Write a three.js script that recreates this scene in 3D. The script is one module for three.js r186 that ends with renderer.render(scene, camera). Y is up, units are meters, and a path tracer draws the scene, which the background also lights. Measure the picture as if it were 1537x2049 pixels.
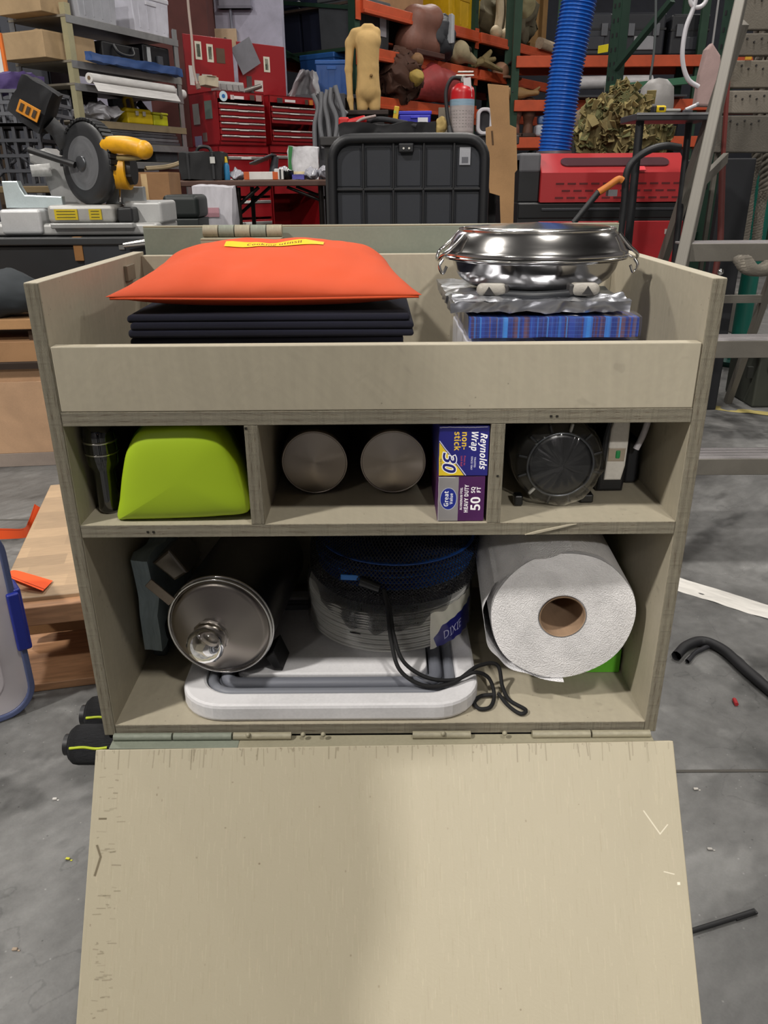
import * as THREE from 'three';
import { RoundedBoxGeometry } from 'three/addons/geometries/RoundedBoxGeometry.js';
import { mergeGeometries, mergeVertices } from 'three/addons/utils/BufferGeometryUtils.js';
import { MarchingCubes } from 'three/addons/objects/MarchingCubes.js';
import { ImprovedNoise } from 'three/addons/math/ImprovedNoise.js';
import { RectAreaLightUniformsLib } from 'three/addons/lights/RectAreaLightUniformsLib.js';

// ---------- camera, light, exposure ----------
const scene = new THREE.Scene();
const camera = new THREE.PerspectiveCamera(2 * Math.atan(1024.5 / 1560) * 180 / Math.PI, 1537 / 2049, 0.02, 60);
camera.position.set(0, 0.95, 0);
camera.rotation.set(-23 * Math.PI / 180, 0, -0.4 * Math.PI / 180, 'YXZ');
scene.add(camera);
const renderer = new THREE.WebGLRenderer({ antialias: true });
renderer.toneMapping = THREE.LinearToneMapping;
renderer.toneMappingExposure = 1.05;
renderer.shadowMap.enabled = true;
RectAreaLightUniformsLib.init();
scene.background = new THREE.Color(0x000000);
const LAMP_Y = 4.6, LAMP_POWER = 400;
// high-bay fittings [x, z, output]; the one behind the photographer is the newest and brightest
const LAMPS = [[-3, 4.8, .35], [1, 6.0, 3.3], [-3, 1, 2.3], [1, 1, .6], [-3, -3, .75], [1, -3, .75], [5, -3, .65], [-3, -7, .46], [1, -7, .46], [5, -7, .46], [1, -10.6, .42], [5, -10.6, .42]];

// ---------- helpers ----------
let seed = 20240607;
const rnd = () => { seed = (seed * 1664525 + 1013904223) >>> 0; return seed / 4294967296; };
const rr = (a, b) => a + (b - a) * rnd();
const noise = new ImprovedNoise();
const fbm = (x, y, z, o = 4) => { let s = 0, a = 1, t = 0; for (let i = 0; i < o; i++) { s += a * noise.noise(x, y, z); t += a; x *= 2.03; y *= 2.03; z *= 2.03; a *= .5; } return s / t; };
const V3 = (a) => new THREE.Vector3(a[0], a[1], a[2]);
const taken = new Map();
const numbered = (n) => { const k = taken.get(n) || 0; taken.set(n, k + 1); return k ? n + '_' + String(k).padStart(3, '0') : n; };
function thing(name, label, category, pos = [0, 0, 0], ry = 0, group) {
  const o = new THREE.Group(); o.name = numbered(name); o.position.set(pos[0], pos[1], pos[2]); o.rotation.y = ry;
  o.userData = { label, category }; if (group) o.userData.group = group; scene.add(o); return o;
}
function struct(name, geo, mat) { const m = new THREE.Mesh(geo, mat); m.name = numbered(name); m.userData = { kind: 'structure' }; m.castShadow = m.receiveShadow = true; scene.add(m); return m; }
// part in the local frame of its parent
function loc(name, geo, mat, parent) { const m = new THREE.Mesh(geo, mat); m.name = name; m.castShadow = m.receiveShadow = true; parent.add(m); return m; }
// part given in world coordinates, for parents that are not turned
function part(name, geo, mat, parent) {
  let x = 0, y = 0, z = 0; for (let p = parent; p && p !== scene; p = p.parent) { x += p.position.x; y += p.position.y; z += p.position.z; }
  geo.translate(-x, -y, -z); return loc(name, geo, mat, parent);
}
function norm(g) { let q = g.index ? g.toNonIndexed() : g; for (const k of Object.keys(q.attributes)) if (!['position', 'normal', 'uv'].includes(k)) q.deleteAttribute(k); q.morphAttributes = {}; if (!q.attributes.uv) q.setAttribute('uv', new THREE.BufferAttribute(new Float32Array(q.attributes.position.count * 2), 2)); return q; }
const merge = (l) => { const g = mergeGeometries(l.map(norm)); g.clearGroups(); return g; };
// uv in metres by the dominant normal
function tri(g, s = 1) {
  g = norm(g); const p = g.attributes.position, n = g.attributes.normal, uv = g.attributes.uv;
  for (let i = 0; i < p.count; i++) {
    const ax = Math.abs(n.getX(i)), ay = Math.abs(n.getY(i)), az = Math.abs(n.getZ(i));
    if (ay >= ax && ay >= az) uv.setXY(i, p.getX(i) * s, p.getZ(i) * s); else if (ax >= az) uv.setXY(i, p.getZ(i) * s, p.getY(i) * s); else uv.setXY(i, p.getX(i) * s, p.getY(i) * s);
  } return g;
}
function bx(w, h, d, x = 0, y = 0, z = 0, r = 0) {
  const m = Math.min(w, h, d) * .49; r = Math.min(r, m);
  const g = r > 0 ? new RoundedBoxGeometry(w, h, d, 2, r) : new THREE.BoxGeometry(w, h, d); g.translate(x, y, z); return tri(g);
}
// box from limits
const lim = (x0, x1, y0, y1, z0, z1, r = 0) => bx(Math.abs(x1 - x0), Math.abs(y1 - y0), Math.abs(z1 - z0), (x0 + x1) / 2, (y0 + y1) / 2, (z0 + z1) / 2, r);
// cylinder along an axis
function cy(r0, r1, h, x = 0, y = 0, z = 0, axis = 'y', seg = 24, open = false) {
  const g = new THREE.CylinderGeometry(r1, r0, h, seg, 1, open); if (axis === 'x') g.rotateZ(-Math.PI / 2); if (axis === 'z') g.rotateX(Math.PI / 2); g.translate(x, y, z); return norm(g);
}
function bar(p, q, w, h, r = 0) {   // square bar from point to point
  const a = V3(p), b = V3(q), d = b.clone().sub(a), L = d.length(); const g = r > 0 ? new RoundedBoxGeometry(w, h, L, 1, r) : new THREE.BoxGeometry(w, h, L);
  const m = new THREE.Matrix4().lookAt(d, new THREE.Vector3(), Math.abs(d.y) > .95 * L ? new THREE.Vector3(0, 0, 1) : new THREE.Vector3(0, 1, 0));
  g.applyMatrix4(m); const c = a.add(b).multiplyScalar(.5); g.translate(c.x, c.y, c.z); return norm(g);
}
function rod(p, q, r, r2 = r, seg = 12) {
  const a = V3(p), b = V3(q), d = b.clone().sub(a), L = d.length(); const g = new THREE.CylinderGeometry(r2, r, L, seg);
  g.applyQuaternion(new THREE.Quaternion().setFromUnitVectors(new THREE.Vector3(0, 1, 0), d.normalize())); const c = a.add(b).multiplyScalar(.5); g.translate(c.x, c.y, c.z); return norm(g);
}
function tube(pts, r, n = 40, seg = 8, closed = false) { return norm(new THREE.TubeGeometry(new THREE.CatmullRomCurve3(pts.map(V3), closed, 'centripetal'), n, r, seg, closed)); }
function lathe(prof, seg = 48, x = 0, y = 0, z = 0, axis = 'y') { const g = new THREE.LatheGeometry(prof.map(p => new THREE.Vector2(p[0], p[1])), seg); if (axis === 'z') g.rotateX(Math.PI / 2); g.translate(x, y, z); return norm(g); }
function ex(pts, depth, bevel = 0, holes = []) {   // polygon in xy, extruded to +z
  const s = new THREE.Shape(pts.map(p => new THREE.Vector2(p[0], p[1]))); for (const h of holes) s.holes.push(new THREE.Path(h.map(p => new THREE.Vector2(p[0], p[1]))));
  return tri(new THREE.ExtrudeGeometry(s, { depth, bevelEnabled: bevel > 0, bevelSize: bevel, bevelThickness: bevel, bevelSegments: 2, bevelOffset: -bevel, curveSegments: 10 }));
}
function rrect(w, h, r, n = 8) { const o = []; for (const [sx, sy, a0] of [[1, 1, 0], [-1, 1, 90], [-1, -1, 180], [1, -1, 270]]) for (let i = 0; i <= n; i++) { const a = (a0 + 90 * i / n) * Math.PI / 180; o.push([sx * (w / 2 - r) + r * Math.cos(a), sy * (h / 2 - r) + r * Math.sin(a)]); } return o; }
const circ = (r, n = 24, x = 0, y = 0) => Array.from({ length: n }, (_, i) => [x + r * Math.cos(i / n * 6.2832), y + r * Math.sin(i / n * 6.2832)]);
function grid(nu, nv, f) {   // open parametric sheet, f(u,v) -> [x,y,z]
  const pos = [], uv = [], idx = []; for (let j = 0; j <= nv; j++) for (let i = 0; i <= nu; i++) { pos.push(...f(i / nu, j / nv)); uv.push(i / nu, j / nv); }
  for (let j = 0; j < nv; j++) for (let i = 0; i < nu; i++) { const a = j * (nu + 1) + i, b = a + 1, c = a + nu + 1, d = c + 1; idx.push(a, b, d, a, d, c); }
  const g = new THREE.BufferGeometry(); g.setAttribute('position', new THREE.Float32BufferAttribute(pos, 3)); g.setAttribute('uv', new THREE.Float32BufferAttribute(uv, 2)); g.setIndex(idx); g.computeVertexNormals(); return g;
}
const pillow = (nu, nv, top, bot) => merge([grid(nu, nv, (u, v) => top(u, 1 - v)), grid(nu, nv, (u, v) => bot(u, v))]);
function jitter(g, amp, freq, k = 0) { g = mergeVertices(g); const p = g.attributes.position; for (let i = 0; i < p.count; i++) { const x = p.getX(i), y = p.getY(i), z = p.getZ(i); p.setXYZ(i, x + amp * fbm(x * freq + k, y * freq, z * freq, 3), y + amp * fbm(x * freq, y * freq + 7 + k, z * freq, 3), z + amp * fbm(x * freq, y * freq, z * freq + 13 + k, 3)); } g.computeVertexNormals(); return norm(g); }
// smooth union of tapered capsules, meshed: bones = [[ax,ay,az,ra, bx,by,bz,rb], ...]
function body(bones, res = 48, k = .04, mod) {
  const lo = [1e9, 1e9, 1e9], hi = [-1e9, -1e9, -1e9];
  for (const b of bones) for (let e = 0; e < 2; e++) for (let i = 0; i < 3; i++) { lo[i] = Math.min(lo[i], b[e * 4 + i] - b[e * 4 + 3] - k); hi[i] = Math.max(hi[i], b[e * 4 + i] + b[e * 4 + 3] + k); }
  const c = [0, 1, 2].map(i => (lo[i] + hi[i]) / 2), half = Math.max(hi[0] - lo[0], hi[1] - lo[1], hi[2] - lo[2]) / 2 * 1.08;
  const mc = new MarchingCubes(res, new THREE.MeshStandardMaterial(), false, false, 90000); mc.isolation = 0; const s = mc.size, hs = s / 2;
  for (let z = 0; z < s; z++) for (let y = 0; y < s; y++) for (let x = 0; x < s; x++) {
    const q = [c[0] + (x - hs) / hs * half, c[1] + (y - hs) / hs * half, c[2] + (z - hs) / hs * half]; let d = 1e9;
    for (const b of bones) {
      const ab = [b[4] - b[0], b[5] - b[1], b[6] - b[2]], aq = [q[0] - b[0], q[1] - b[1], q[2] - b[2]], L = ab[0] ** 2 + ab[1] ** 2 + ab[2] ** 2;
      const t = L > 0 ? Math.max(0, Math.min(1, (aq[0] * ab[0] + aq[1] * ab[1] + aq[2] * ab[2]) / L)) : 0;
      const e = Math.hypot(aq[0] - t * ab[0], aq[1] - t * ab[1], aq[2] - t * ab[2]) - (b[3] + t * (b[7] - b[3]));
      const hh = Math.max(0, k - Math.abs(d - e)) / k; d = Math.min(d, e) - hh * hh * k * .25;
    }
    if (mod) d += mod(q); mc.field[x + y * s + z * s * s] = -d;
  }
  mc.update(); const n = mc.count; let g = new THREE.BufferGeometry(); const a = new Float32Array(n * 3);
  for (let i = 0; i < n; i++) for (let j = 0; j < 3; j++) a[i * 3 + j] = mc.positionArray[i * 3 + j] * half + c[j];
  g.setAttribute('position', new THREE.BufferAttribute(a, 3)); g = mergeVertices(g, half * 1e-4); g.computeVertexNormals(); return tri(g);
}
// ---------- textures ----------
function dtex(n, f, srgb = true, rep = 1) {
  const d = new Uint8Array(n * n * 4); for (let y = 0; y < n; y++) for (let x = 0; x < n; x++) { const c = f(x / n, y / n, x, y), i = (y * n + x) * 4; if (Array.isArray(c)) { d[i] = c[0]; d[i + 1] = c[1]; d[i + 2] = c[2]; } else d[i] = d[i + 1] = d[i + 2] = c; d[i + 3] = 255; }
  const t = new THREE.DataTexture(d, n, n); t.wrapS = t.wrapT = THREE.RepeatWrapping; t.magFilter = THREE.LinearFilter; t.minFilter = THREE.LinearMipmapLinearFilter; t.generateMipmaps = true; if (srgb) t.colorSpace = THREE.SRGBColorSpace; t.repeat.set(rep, rep); t.needsUpdate = true; return t;
}
const cl = (v) => Math.max(0, Math.min(255, v));
const tile = (u, v, f, o = 4, k = 0) => { const a = u * 6.28318, b = v * 6.28318, R = f / 6.28318; return fbm(Math.cos(a) * R + k, Math.sin(a) * R + Math.cos(b) * R + 5.2, Math.sin(b) * R + k * .7 + 9.1, o); };
function ctex(w, h, draw) { const c = document.createElement('canvas'); c.width = w; c.height = h; const g = c.getContext('2d'); draw(g, w, h); const t = new THREE.CanvasTexture(c); t.colorSpace = THREE.SRGBColorSpace; t.wrapS = t.wrapT = THREE.RepeatWrapping; return t; }
const tGrime = dtex(256, (u, v) => cl(243 + 34 * tile(u, v, 5, 4) + 10 * (rnd() - .5)), true);          // faint mottling for any surface
const tBump = dtex(256, (u, v) => cl(128 + 190 * tile(u, v, 22, 3, 3) + 30 * (rnd() - .5)), false);
const tWeave = dtex(128, (u, v, x, y) => cl(128 + 70 * Math.sin(x * Math.PI / 4) * Math.sin(y * Math.PI / 4) + 40 * (rnd() - .5)), false);
const rep = (t, s) => { const c = t.clone(); c.repeat.set(s, s); c.needsUpdate = true; return c; };
const grime2 = rep(tGrime, 2), bump8 = rep(tBump, 8), weave40 = rep(tWeave, 40);
const mat = (hex, rough = .6, metal = 0, o = {}) => new THREE.MeshStandardMaterial({ color: hex, roughness: rough, metalness: metal, map: grime2, ...o });
const phys = (hex, o = {}) => new THREE.MeshPhysicalMaterial({ color: hex, ...o });
const cache = new Map();
const mm = (hex, rough = .6, metal = 0) => { const k = hex + '|' + rough + '|' + metal; if (!cache.has(k)) cache.set(k, mat(hex, rough, metal)); return cache.get(k); };
// ---------- materials of the setting and the box ----------
const tFloor = dtex(1536, (u, v) => {
  const a = tile(u, v, 9, 5), b = tile(u, v, 34, 4, 4), c = tile(u, v, 120, 3, 8), s = tile(u, v, 15, 5, 21), w = tile(u, v, 24, 4, 33);
  let l = 150 + 42 * a + 26 * b + 22 * c + 8 * (rnd() - .5);
  if (s > .16) l -= Math.min(38, (s - .16) * 260); if (w > .2) l += Math.min(22, (w - .2) * 200);
  const k = Math.abs(tile(u, v, 7, 5, 50)); if (k < .0022) l -= 16;               // hairline cracks
  const d = rnd(); if (d > .9993) l += 60; if (d < .0004) l -= 60;
  return [cl(l), cl(l * .998), cl(l * .985)];
});
tFloor.repeat.set(1 / 3, 1 / 3);
const mFloor = new THREE.MeshStandardMaterial({ color: 0xaeaeae, map: tFloor, roughness: .5, bumpMap: rep(tBump, 1), bumpScale: .002 });
const mWall = mm(0x6a686c, .9), mWallDark = mm(0x2b2d35, .9), mCeil = mm(0x5e5e62, .95);
const tPaint = dtex(1024, (u, v) => {
  const a = tile(u, v, 6, 4), g = tile(u * 3, v * .25, 60, 3, 5) * .6 + tile(u, v, 160, 2, 9) * .5, p = tile(u, v, 40, 3, 30);
  let l = 1 + .05 * a + .055 * g; if (p > .36) l -= Math.min(.06, (p - .36) * .8); if (rnd() > .9996) l *= .7;
  return [cl(166 * l), cl(158 * l), cl(139 * l)];
});
const mPaint = new THREE.MeshStandardMaterial({ map: tPaint, roughness: .58, bumpMap: bump8, bumpScale: .00008 });
const tEdge = dtex(512, (u, v) => {   // plies of the painted plywood edge, across v
  const y = v * 5, band = Math.sin(y * Math.PI * 2 / 2.4 + tile(u, v, 6, 3) * 1.4), c = tile(u, v * .3, 60, 3, 4), k = tile(u, v * .5, 26, 4, 14);
  let l = .97 + .045 * band + .1 * c; let t = [164, 156, 136]; if (k > .22 && band < .2) { l -= .11; t = [152, 136, 113]; }
  return [cl(t[0] * l), cl(t[1] * l), cl(t[2] * l)];
});
const edgeMat = (len, alongV) => { const t = tEdge.clone(); t.needsUpdate = true; if (alongV) { t.rotation = Math.PI / 2; t.repeat.set(1, 1); } return new THREE.MeshStandardMaterial({ map: t, roughness: .7, bumpMap: bump8, bumpScale: .0008 }); };
const mEdgeH = edgeMat(), mEdgeV = edgeMat(1, true);
const tDoor = ctex(1024, 1024, (g, w, h) => {
  g.fillStyle = '#aca38c'; g.fillRect(0, 0, w, h);
  for (let i = 0; i < 5200; i++) { const x = rr(0, w), y = rr(0, h), L = rr(4, 46); g.strokeStyle = `rgba(${rnd() > .5 ? '150,140,112' : '205,197,170'},${rr(.05, .2)})`; g.lineWidth = rr(.6, 1.8); g.beginPath(); g.moveTo(x, y); g.lineTo(x + rr(-1, 1), y + L); g.stroke(); }
  for (let i = 0; i < 170; i++) { const x = (Math.floor(rnd() * 12) + Math.pow(rnd(), 2)) / 12 * w, L = Math.pow(rnd(), 3) * 44 + 4; g.strokeStyle = `rgba(104,95,74,${rr(.2, .55)})`; g.lineWidth = rr(.6, 1.8); g.beginPath(); g.moveTo(x, rr(0, 3)); g.lineTo(x + rr(-2, 2), L); g.stroke(); }
  for (let i = 0; i < 70; i++) { const y = rr(30, 560), x = rr(6, 44) + y * .02; g.strokeStyle = `rgba(100,92,72,${rr(.15, .55)})`; g.lineWidth = rr(1, 3); g.beginPath(); g.moveTo(x, y); g.lineTo(x + rr(2, 18), y + rr(-2, 2)); g.stroke(); }
  for (let i = 0; i < 46; i++) { g.fillStyle = `rgba(96,84,62,${rr(.2, .6)})`; g.fillRect(rr(0, w), rr(0, h), rr(1, 3), rr(2, 5)); }
  g.strokeStyle = 'rgba(232,226,205,.75)'; g.lineWidth = 2; g.beginPath(); g.moveTo(960, 150); g.lineTo(985, 200); g.lineTo(1000, 180); g.stroke(); g.beginPath(); g.moveTo(985, 278); g.lineTo(1003, 284); g.stroke(); g.fillStyle = 'rgba(238,232,214,.9)'; g.fillRect(1006, 300, 5, 6);
  g.strokeStyle = 'rgba(88,78,58,.75)'; g.lineWidth = 4; g.beginPath(); g.moveTo(14, 150); g.lineTo(28, 150); g.moveTo(14, 205); g.lineTo(22, 230); g.lineTo(14, 270); g.stroke();
});
const mDoor = new THREE.MeshStandardMaterial({ map: tDoor, roughness: .5, bumpMap: bump8, bumpScale: .00006 });
const mSage = mm(0x7f8577, .6);             // greener coat on the outside of the box and lid
const mHinge = mm(0x9a947e, .5);

// ---------- the room ----------
{
  const f = struct('floor', lim(-6.7, 7.2, -.12, 0, -13.2, 7.2), mFloor);
  const yl = mm(0xa39558, .8), wl = mm(0xd8d5cf, .8);
  const strip = (p, q, w, m) => { const a = V3(p), b = V3(q), d = b.clone().sub(a).normalize(), n = new THREE.Vector3(-d.z, 0, d.x).multiplyScalar(w / 2); part('painted_line', jitter(grid(60, 3, (u, v) => [a.x + (b.x - a.x) * u + n.x * (2 * v - 1), .0012, a.z + (b.z - a.z) * u + n.z * (2 * v - 1)]), .006, 9), m, f).userData.label = 'worn painted line'; };
  strip([0.7308,0,-1.7677], [0.9955,0,-1.5363], .07, wl); strip([1.4273,0,-3.4487], [1.8274,0,-3.2282], .07, yl); strip([1.1179,0,-2.7953], [1.4845,0,-2.6202], .05, mm(0xb9b8b6, .7));
  const seam = mm(0x55524d, .95); part('floor_joint', lim(.5, 4, .0004, .0012, -1.075, -1.069), seam, f); part('floor_joint', lim(-4, -.72, .0004, .0012, -2.2, -2.192), seam, f);
  struct('ceiling', lim(-6.7, 7.2, 5.6, 5.75, -13.2, 7.2), mCeil);
  struct('wall_back', lim(-6.7, 7.2, 0, 5.6, -13.2, -13), mWallDark);
  struct('wall_left', lim(-6.7, -6.5, 0, 5.6, -13, 7), mWall);
  struct('wall_right', lim(7, 7.2, 0, 5.6, -13, 7), mWall);
  struct('wall_front', lim(-6.5, 7, 0, 5.6, 7, 7.2), mWall);
  const [px0, , , pw] = [-1.166,1.9047,-7.6,0.6576,0.4326];
  struct('wall_partition', lim(px0 - pw / 2 - 1.6, px0 + pw / 2, 0, 5.6, -7.9, -7.7), mm(0xb4b2c4, .85));
  const c = [-1.5364,1.8695,-7.3,0.2735,0.4154];
  struct('wall_pilaster', lim(c[0] - c[3] / 2 - .25, c[0] + c[3] / 2, 0, 5.6, -7.7, -7.35), mm(0x5a302c, .85));
}
// high-bay lamps
{
  const hous = mm(0x2c2c2e, .5, .4), glow = new THREE.MeshStandardMaterial({ color: 0xffffff, emissive: 0xfffaf3, emissiveIntensity: 9 });
  for (const [x, z, k] of LAMPS) {
    const t = thing('high_bay_lamp', 'round high-bay lamp hanging from the workshop ceiling', 'lamp', [x, LAMP_Y, z], 0, 'high-bay lamps on the ceiling');
    loc('housing', lathe([[0, .16], [.07, .16], [.09, .06], [.19, .03], [.2, -.01], [.185, -.012], [.18, .012], [0, .012]], 32), hous, t);
    loc('diffuser', cy(.178, .178, .006, 0, .006, 0, 'y', 32), glow, t);
    loc('chain', cy(.008, .008, 5.6 - LAMP_Y - .16, 0, (5.6 - LAMP_Y + .16) / 2, 0, 'y', 8), hous, t);
    const l = new THREE.RectAreaLight(0xfffaf3, LAMP_POWER * k, .31, .31); l.position.set(x, LAMP_Y - .016, z); l.lookAt(x, 0, z); l.name = numbered('lamp_light'); scene.add(l);
  }
}
// ---------- the camp kitchen box ----------
const XL = -.3105, XR = .2985, T = .0132, ZF = -.697, ZB = -1.021, Y0 = .388, Y1 = .8712;
{
  const t = thing('camp_kitchen_box', 'khaki painted plywood camp kitchen box, open, with fold-down front door', 'box', [-.006, Y0, -.859]);
  const edge = (g, m, p) => part('front_edge', g, m, p);
  const uv01 = (g, ax) => { g.computeBoundingBox(); const b = g.boundingBox, p = g.attributes.position, uv = g.attributes.uv; for (let i = 0; i < p.count; i++) { const fx = (p.getX(i) - b.min.x), fy = (p.getY(i) - b.min.y); ax ? uv.setXY(i, fy * 2.2, fx / (b.max.x - b.min.x)) : uv.setXY(i, fx * 2.2, fy / (b.max.y - b.min.y)); } return g; };
  const mEV = new THREE.MeshStandardMaterial({ map: tEdge, roughness: .7, bumpMap: bump8, bumpScale: .0008 });
  for (const [a, b] of [[XL, XL + T], [XR - T, XR]]) {
    const s = part('side_panel', lim(a, b, Y0, Y1, ZB, ZF - .0015, .0008), mPaint, t);
    edge(uv01(lim(a + .0003, b - .0003, Y0 + .0005, Y1 - .0005, ZF - .0018, ZF, .0009), 1), mEV, s);
  }
  part('back_panel', lim(XL + T, XR - T, Y0, Y1 - .004, ZB, ZB + T, .0008), mPaint, t);
  for (const [n, y0, y1, zf] of [['shelf', .7422, .7555, ZF], ['shelf', .6285, .6415, ZF], ['bottom_panel', Y0, .4015, ZF]]) {
    const s = part(n, lim(XL + T, XR - T, y0, y1, ZB + T, zf - .0015), mPaint, t); edge(uv01(lim(XL + T, XR - T, y0, y1, zf - .0018, zf - .0004, .0006), 0), mEV, s);
  }
  part('front_lip', lim(XL + T + .0006, XR - T - .0006, .7558, .8158, ZF - T, ZF - .0006, .0011), mPaint, t);
  for (const x of [-.1232, .107]) { const s = part('divider', lim(x - .0066, x + .0066, .6415, .7422, ZB + T, ZF - .0018), mPaint, t); edge(uv01(lim(x - .0064, x + .0064, .6417, .742, ZF - .002, ZF - .0004, .0006), 1), mEV, s); }
  // splinter lifted off the lower shelf edge
  part('splinter', ex([[0, 0], [.012, .004], [.042, .0105], [.05, .011], [.03, .0055], [.008, .0002]], .0012, .0003).translate(0.1383, .6292, ZF - .0004), mPaint, t);
  // lid folded open behind the back panel
  const lid = part('lid', lim(-.299, .2965, .44, .898, -1.049, -1.036, .001), mSage, t);
  part('lid_edge', uv01(lim(-.299, .2965, .898, .9, -1.0488, -1.0362, .0005), 0), mHinge, lid);
  const hx = -0.2218, hx2 = -0.1232;
  const hg = part('lid_hinge', lim(hx, hx2, .845, .884, -1.0085, -1.006, .0008), mHinge, t);
  part('hinge_leaf', lim(hx, hx2, .884, .887, -1.036, -1.006, .0008), mHinge, hg);
  for (let k = 0; k < 5; k++) part('knuckle', cy(.0075, .0075, (hx2 - hx) / 5 - .0012, hx + (hx2 - hx) * (k + .5) / 5, .894, -1.026, 'x', 18), k % 2 ? mSage : mHinge, hg);
  part('butt_hinge', lim(XL + T, XL + T + .004, .845, .862, -.965, -.935, .0006), mm(0x8f8574, .5, .5), t);
  // door hinged along the bottom, leaning out to the floor
  const A = [-.3135, .3895, -.676], ang = 52.8 * Math.PI / 180, L = .478, Wd = .6235, th = .0127;
  const door = new THREE.Group(); door.name = 'door'; door.position.set(0 - t.position.x, A[1] - t.position.y, A[2] - t.position.z); door.rotation.z = .011; t.add(door);
  const dg = (x0, x1, s0, s1, n0, n1, r, m, name) => { const g = bx(x1 - x0, s1 - s0, n1 - n0, (x0 + x1) / 2, -(s0 + s1) / 2, (n0 + n1) / 2, r); const p = g.attributes.position, uv = g.attributes.uv; for (let i = 0; i < p.count; i++) uv.setXY(i, (p.getX(i) + .3135) / Wd, 1 + p.getY(i) / L); g.rotateX(-(Math.PI / 2 - ang)); return loc(name, g, m, door); };
  dg(-.3135, -.3135 + Wd, 0, L, -th, 0, .001, mDoor, 'door_panel');
  // continuous hinge: leaf on the box and knuckles
  part('hinge_leaf', lim(-.2995, -.16, .3838, .3872, -.6965, -.677, .0006), mSage, t); part('hinge_leaf', lim(-.16, .2925, .3838, .3872, -.6965, -.677, .0006), mHinge, t);
  for (let k = 0; k < 9; k++) { if ([3, 4, 6].includes(k)) continue; const x0 = -.298 + k * .0655; part('knuckle', cy(.0042, .0042, .0635, x0 + .032, .3905, -.6915, 'x', 14), k < 2 ? mSage : mHinge, t); }
  for (const x of [-.15, -.09, -.068, .063, .13]) part('rivet', new THREE.SphereGeometry(.0028, 10, 8).translate(x, .3945, -.6885), mHinge, t);
  for (const [x, y] of [[-.128, .7395], [.1085, .6905], [-.232, .6345], [-.2265, .6345], [.155, .749], [.1605, .749]]) part('nail_hole', lim(x - .0011, x + .0011, y - .0009, y + .0009, ZF - .001, ZF + .00015), mm(0x1c1812, .9), t);
}
// foam-padded stand under the box
{
  const t = thing('padded_stand', 'low folding stand with black foam rails and lime trim under the box', 'stand', [-.006, 0, -.8]);
  const foam = mat(0x2b2c31, .95, 0, { bumpMap: rep(tBump, 14), bumpScale: .004 }), lime = mm(0xb4c41f, .6), steel = mm(0x3a3a3e, .4, .6);
  for (const z of [-.712, -.765, -.985]) {
    const r = part('rail', lathe([[0, -.32], [.018, -.32], [.0215, -.316], [.0225, -.31], [.0225, .31], [.018, .32], [0, .32]], 32).rotateZ(-Math.PI / 2).translate(-.035, .364, z), foam, t);
    part('end_cap', cy(.012, .012, .007, -.359, .364, z, 'x', 18), mm(0x17171a, .5), r);
    if (z > -.9) part('lime_trim', tube([[-.35, .3745, z + .0195], [-.335, .3755, z + .019], [-.32, .3742, z + .0198], [-.308, .3752, z + .0192]], .0016, 20, 6), lime, r);
  }
  for (const x of [-.24, .22]) { part('leg', bar([x, .345, -.72], [x, .006, -.98], .022, .022, .003), steel, t); part('leg', bar([x + .024, .345, -.98], [x + .024, .006, -.72], .022, .022, .003), steel, t); }
  part('cross_bar', lim(-.24, .244, .16, .18, -.86, -.84, .003), steel, t);
}
// ---------- top tray ----------
const navyT = mat(0x12142c, .95, 0, { bumpMap: weave40, bumpScale: .0006 });
const cloth = (name, label, x0, x1, y0, y1, z0, z1, m, sd, group, sides) => {
  const t = thing(name, label, 'cloth', [(x0 + x1) / 2, y0, (z0 + z1) / 2], 0, group), n = 3, hh = (y1 - y0) / n;
  for (let k = 0; k < n; k++) loc('fold', jitter(new RoundedBoxGeometry(x1 - x0 - .004 * ((k + sd) % 2), hh * .98, Math.abs(z1 - z0) - .003 * k, 8, hh * .46).translate(.002 * ((k * 7 + sd) % 3 - 1), hh * (k + .5), 0), .006, 22, sd + k * 3), m, t);
  return t;
};
cloth('folded_cloth', 'dark navy folded cloth lying lowest under the orange pouch', -.257, .022, .759, .784, -.975, -.79, navyT, 1);
cloth('folded_cloth', 'dark navy folded cloth in the middle of the pile under the pouch', -.256, .02, .783, .807, -.975, -.788, navyT, 2);
cloth('folded_cloth', 'dark navy folded cloth directly under the orange pouch', -.255, .03, .807, .8285, -.975, -.786, navyT, 4);
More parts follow.
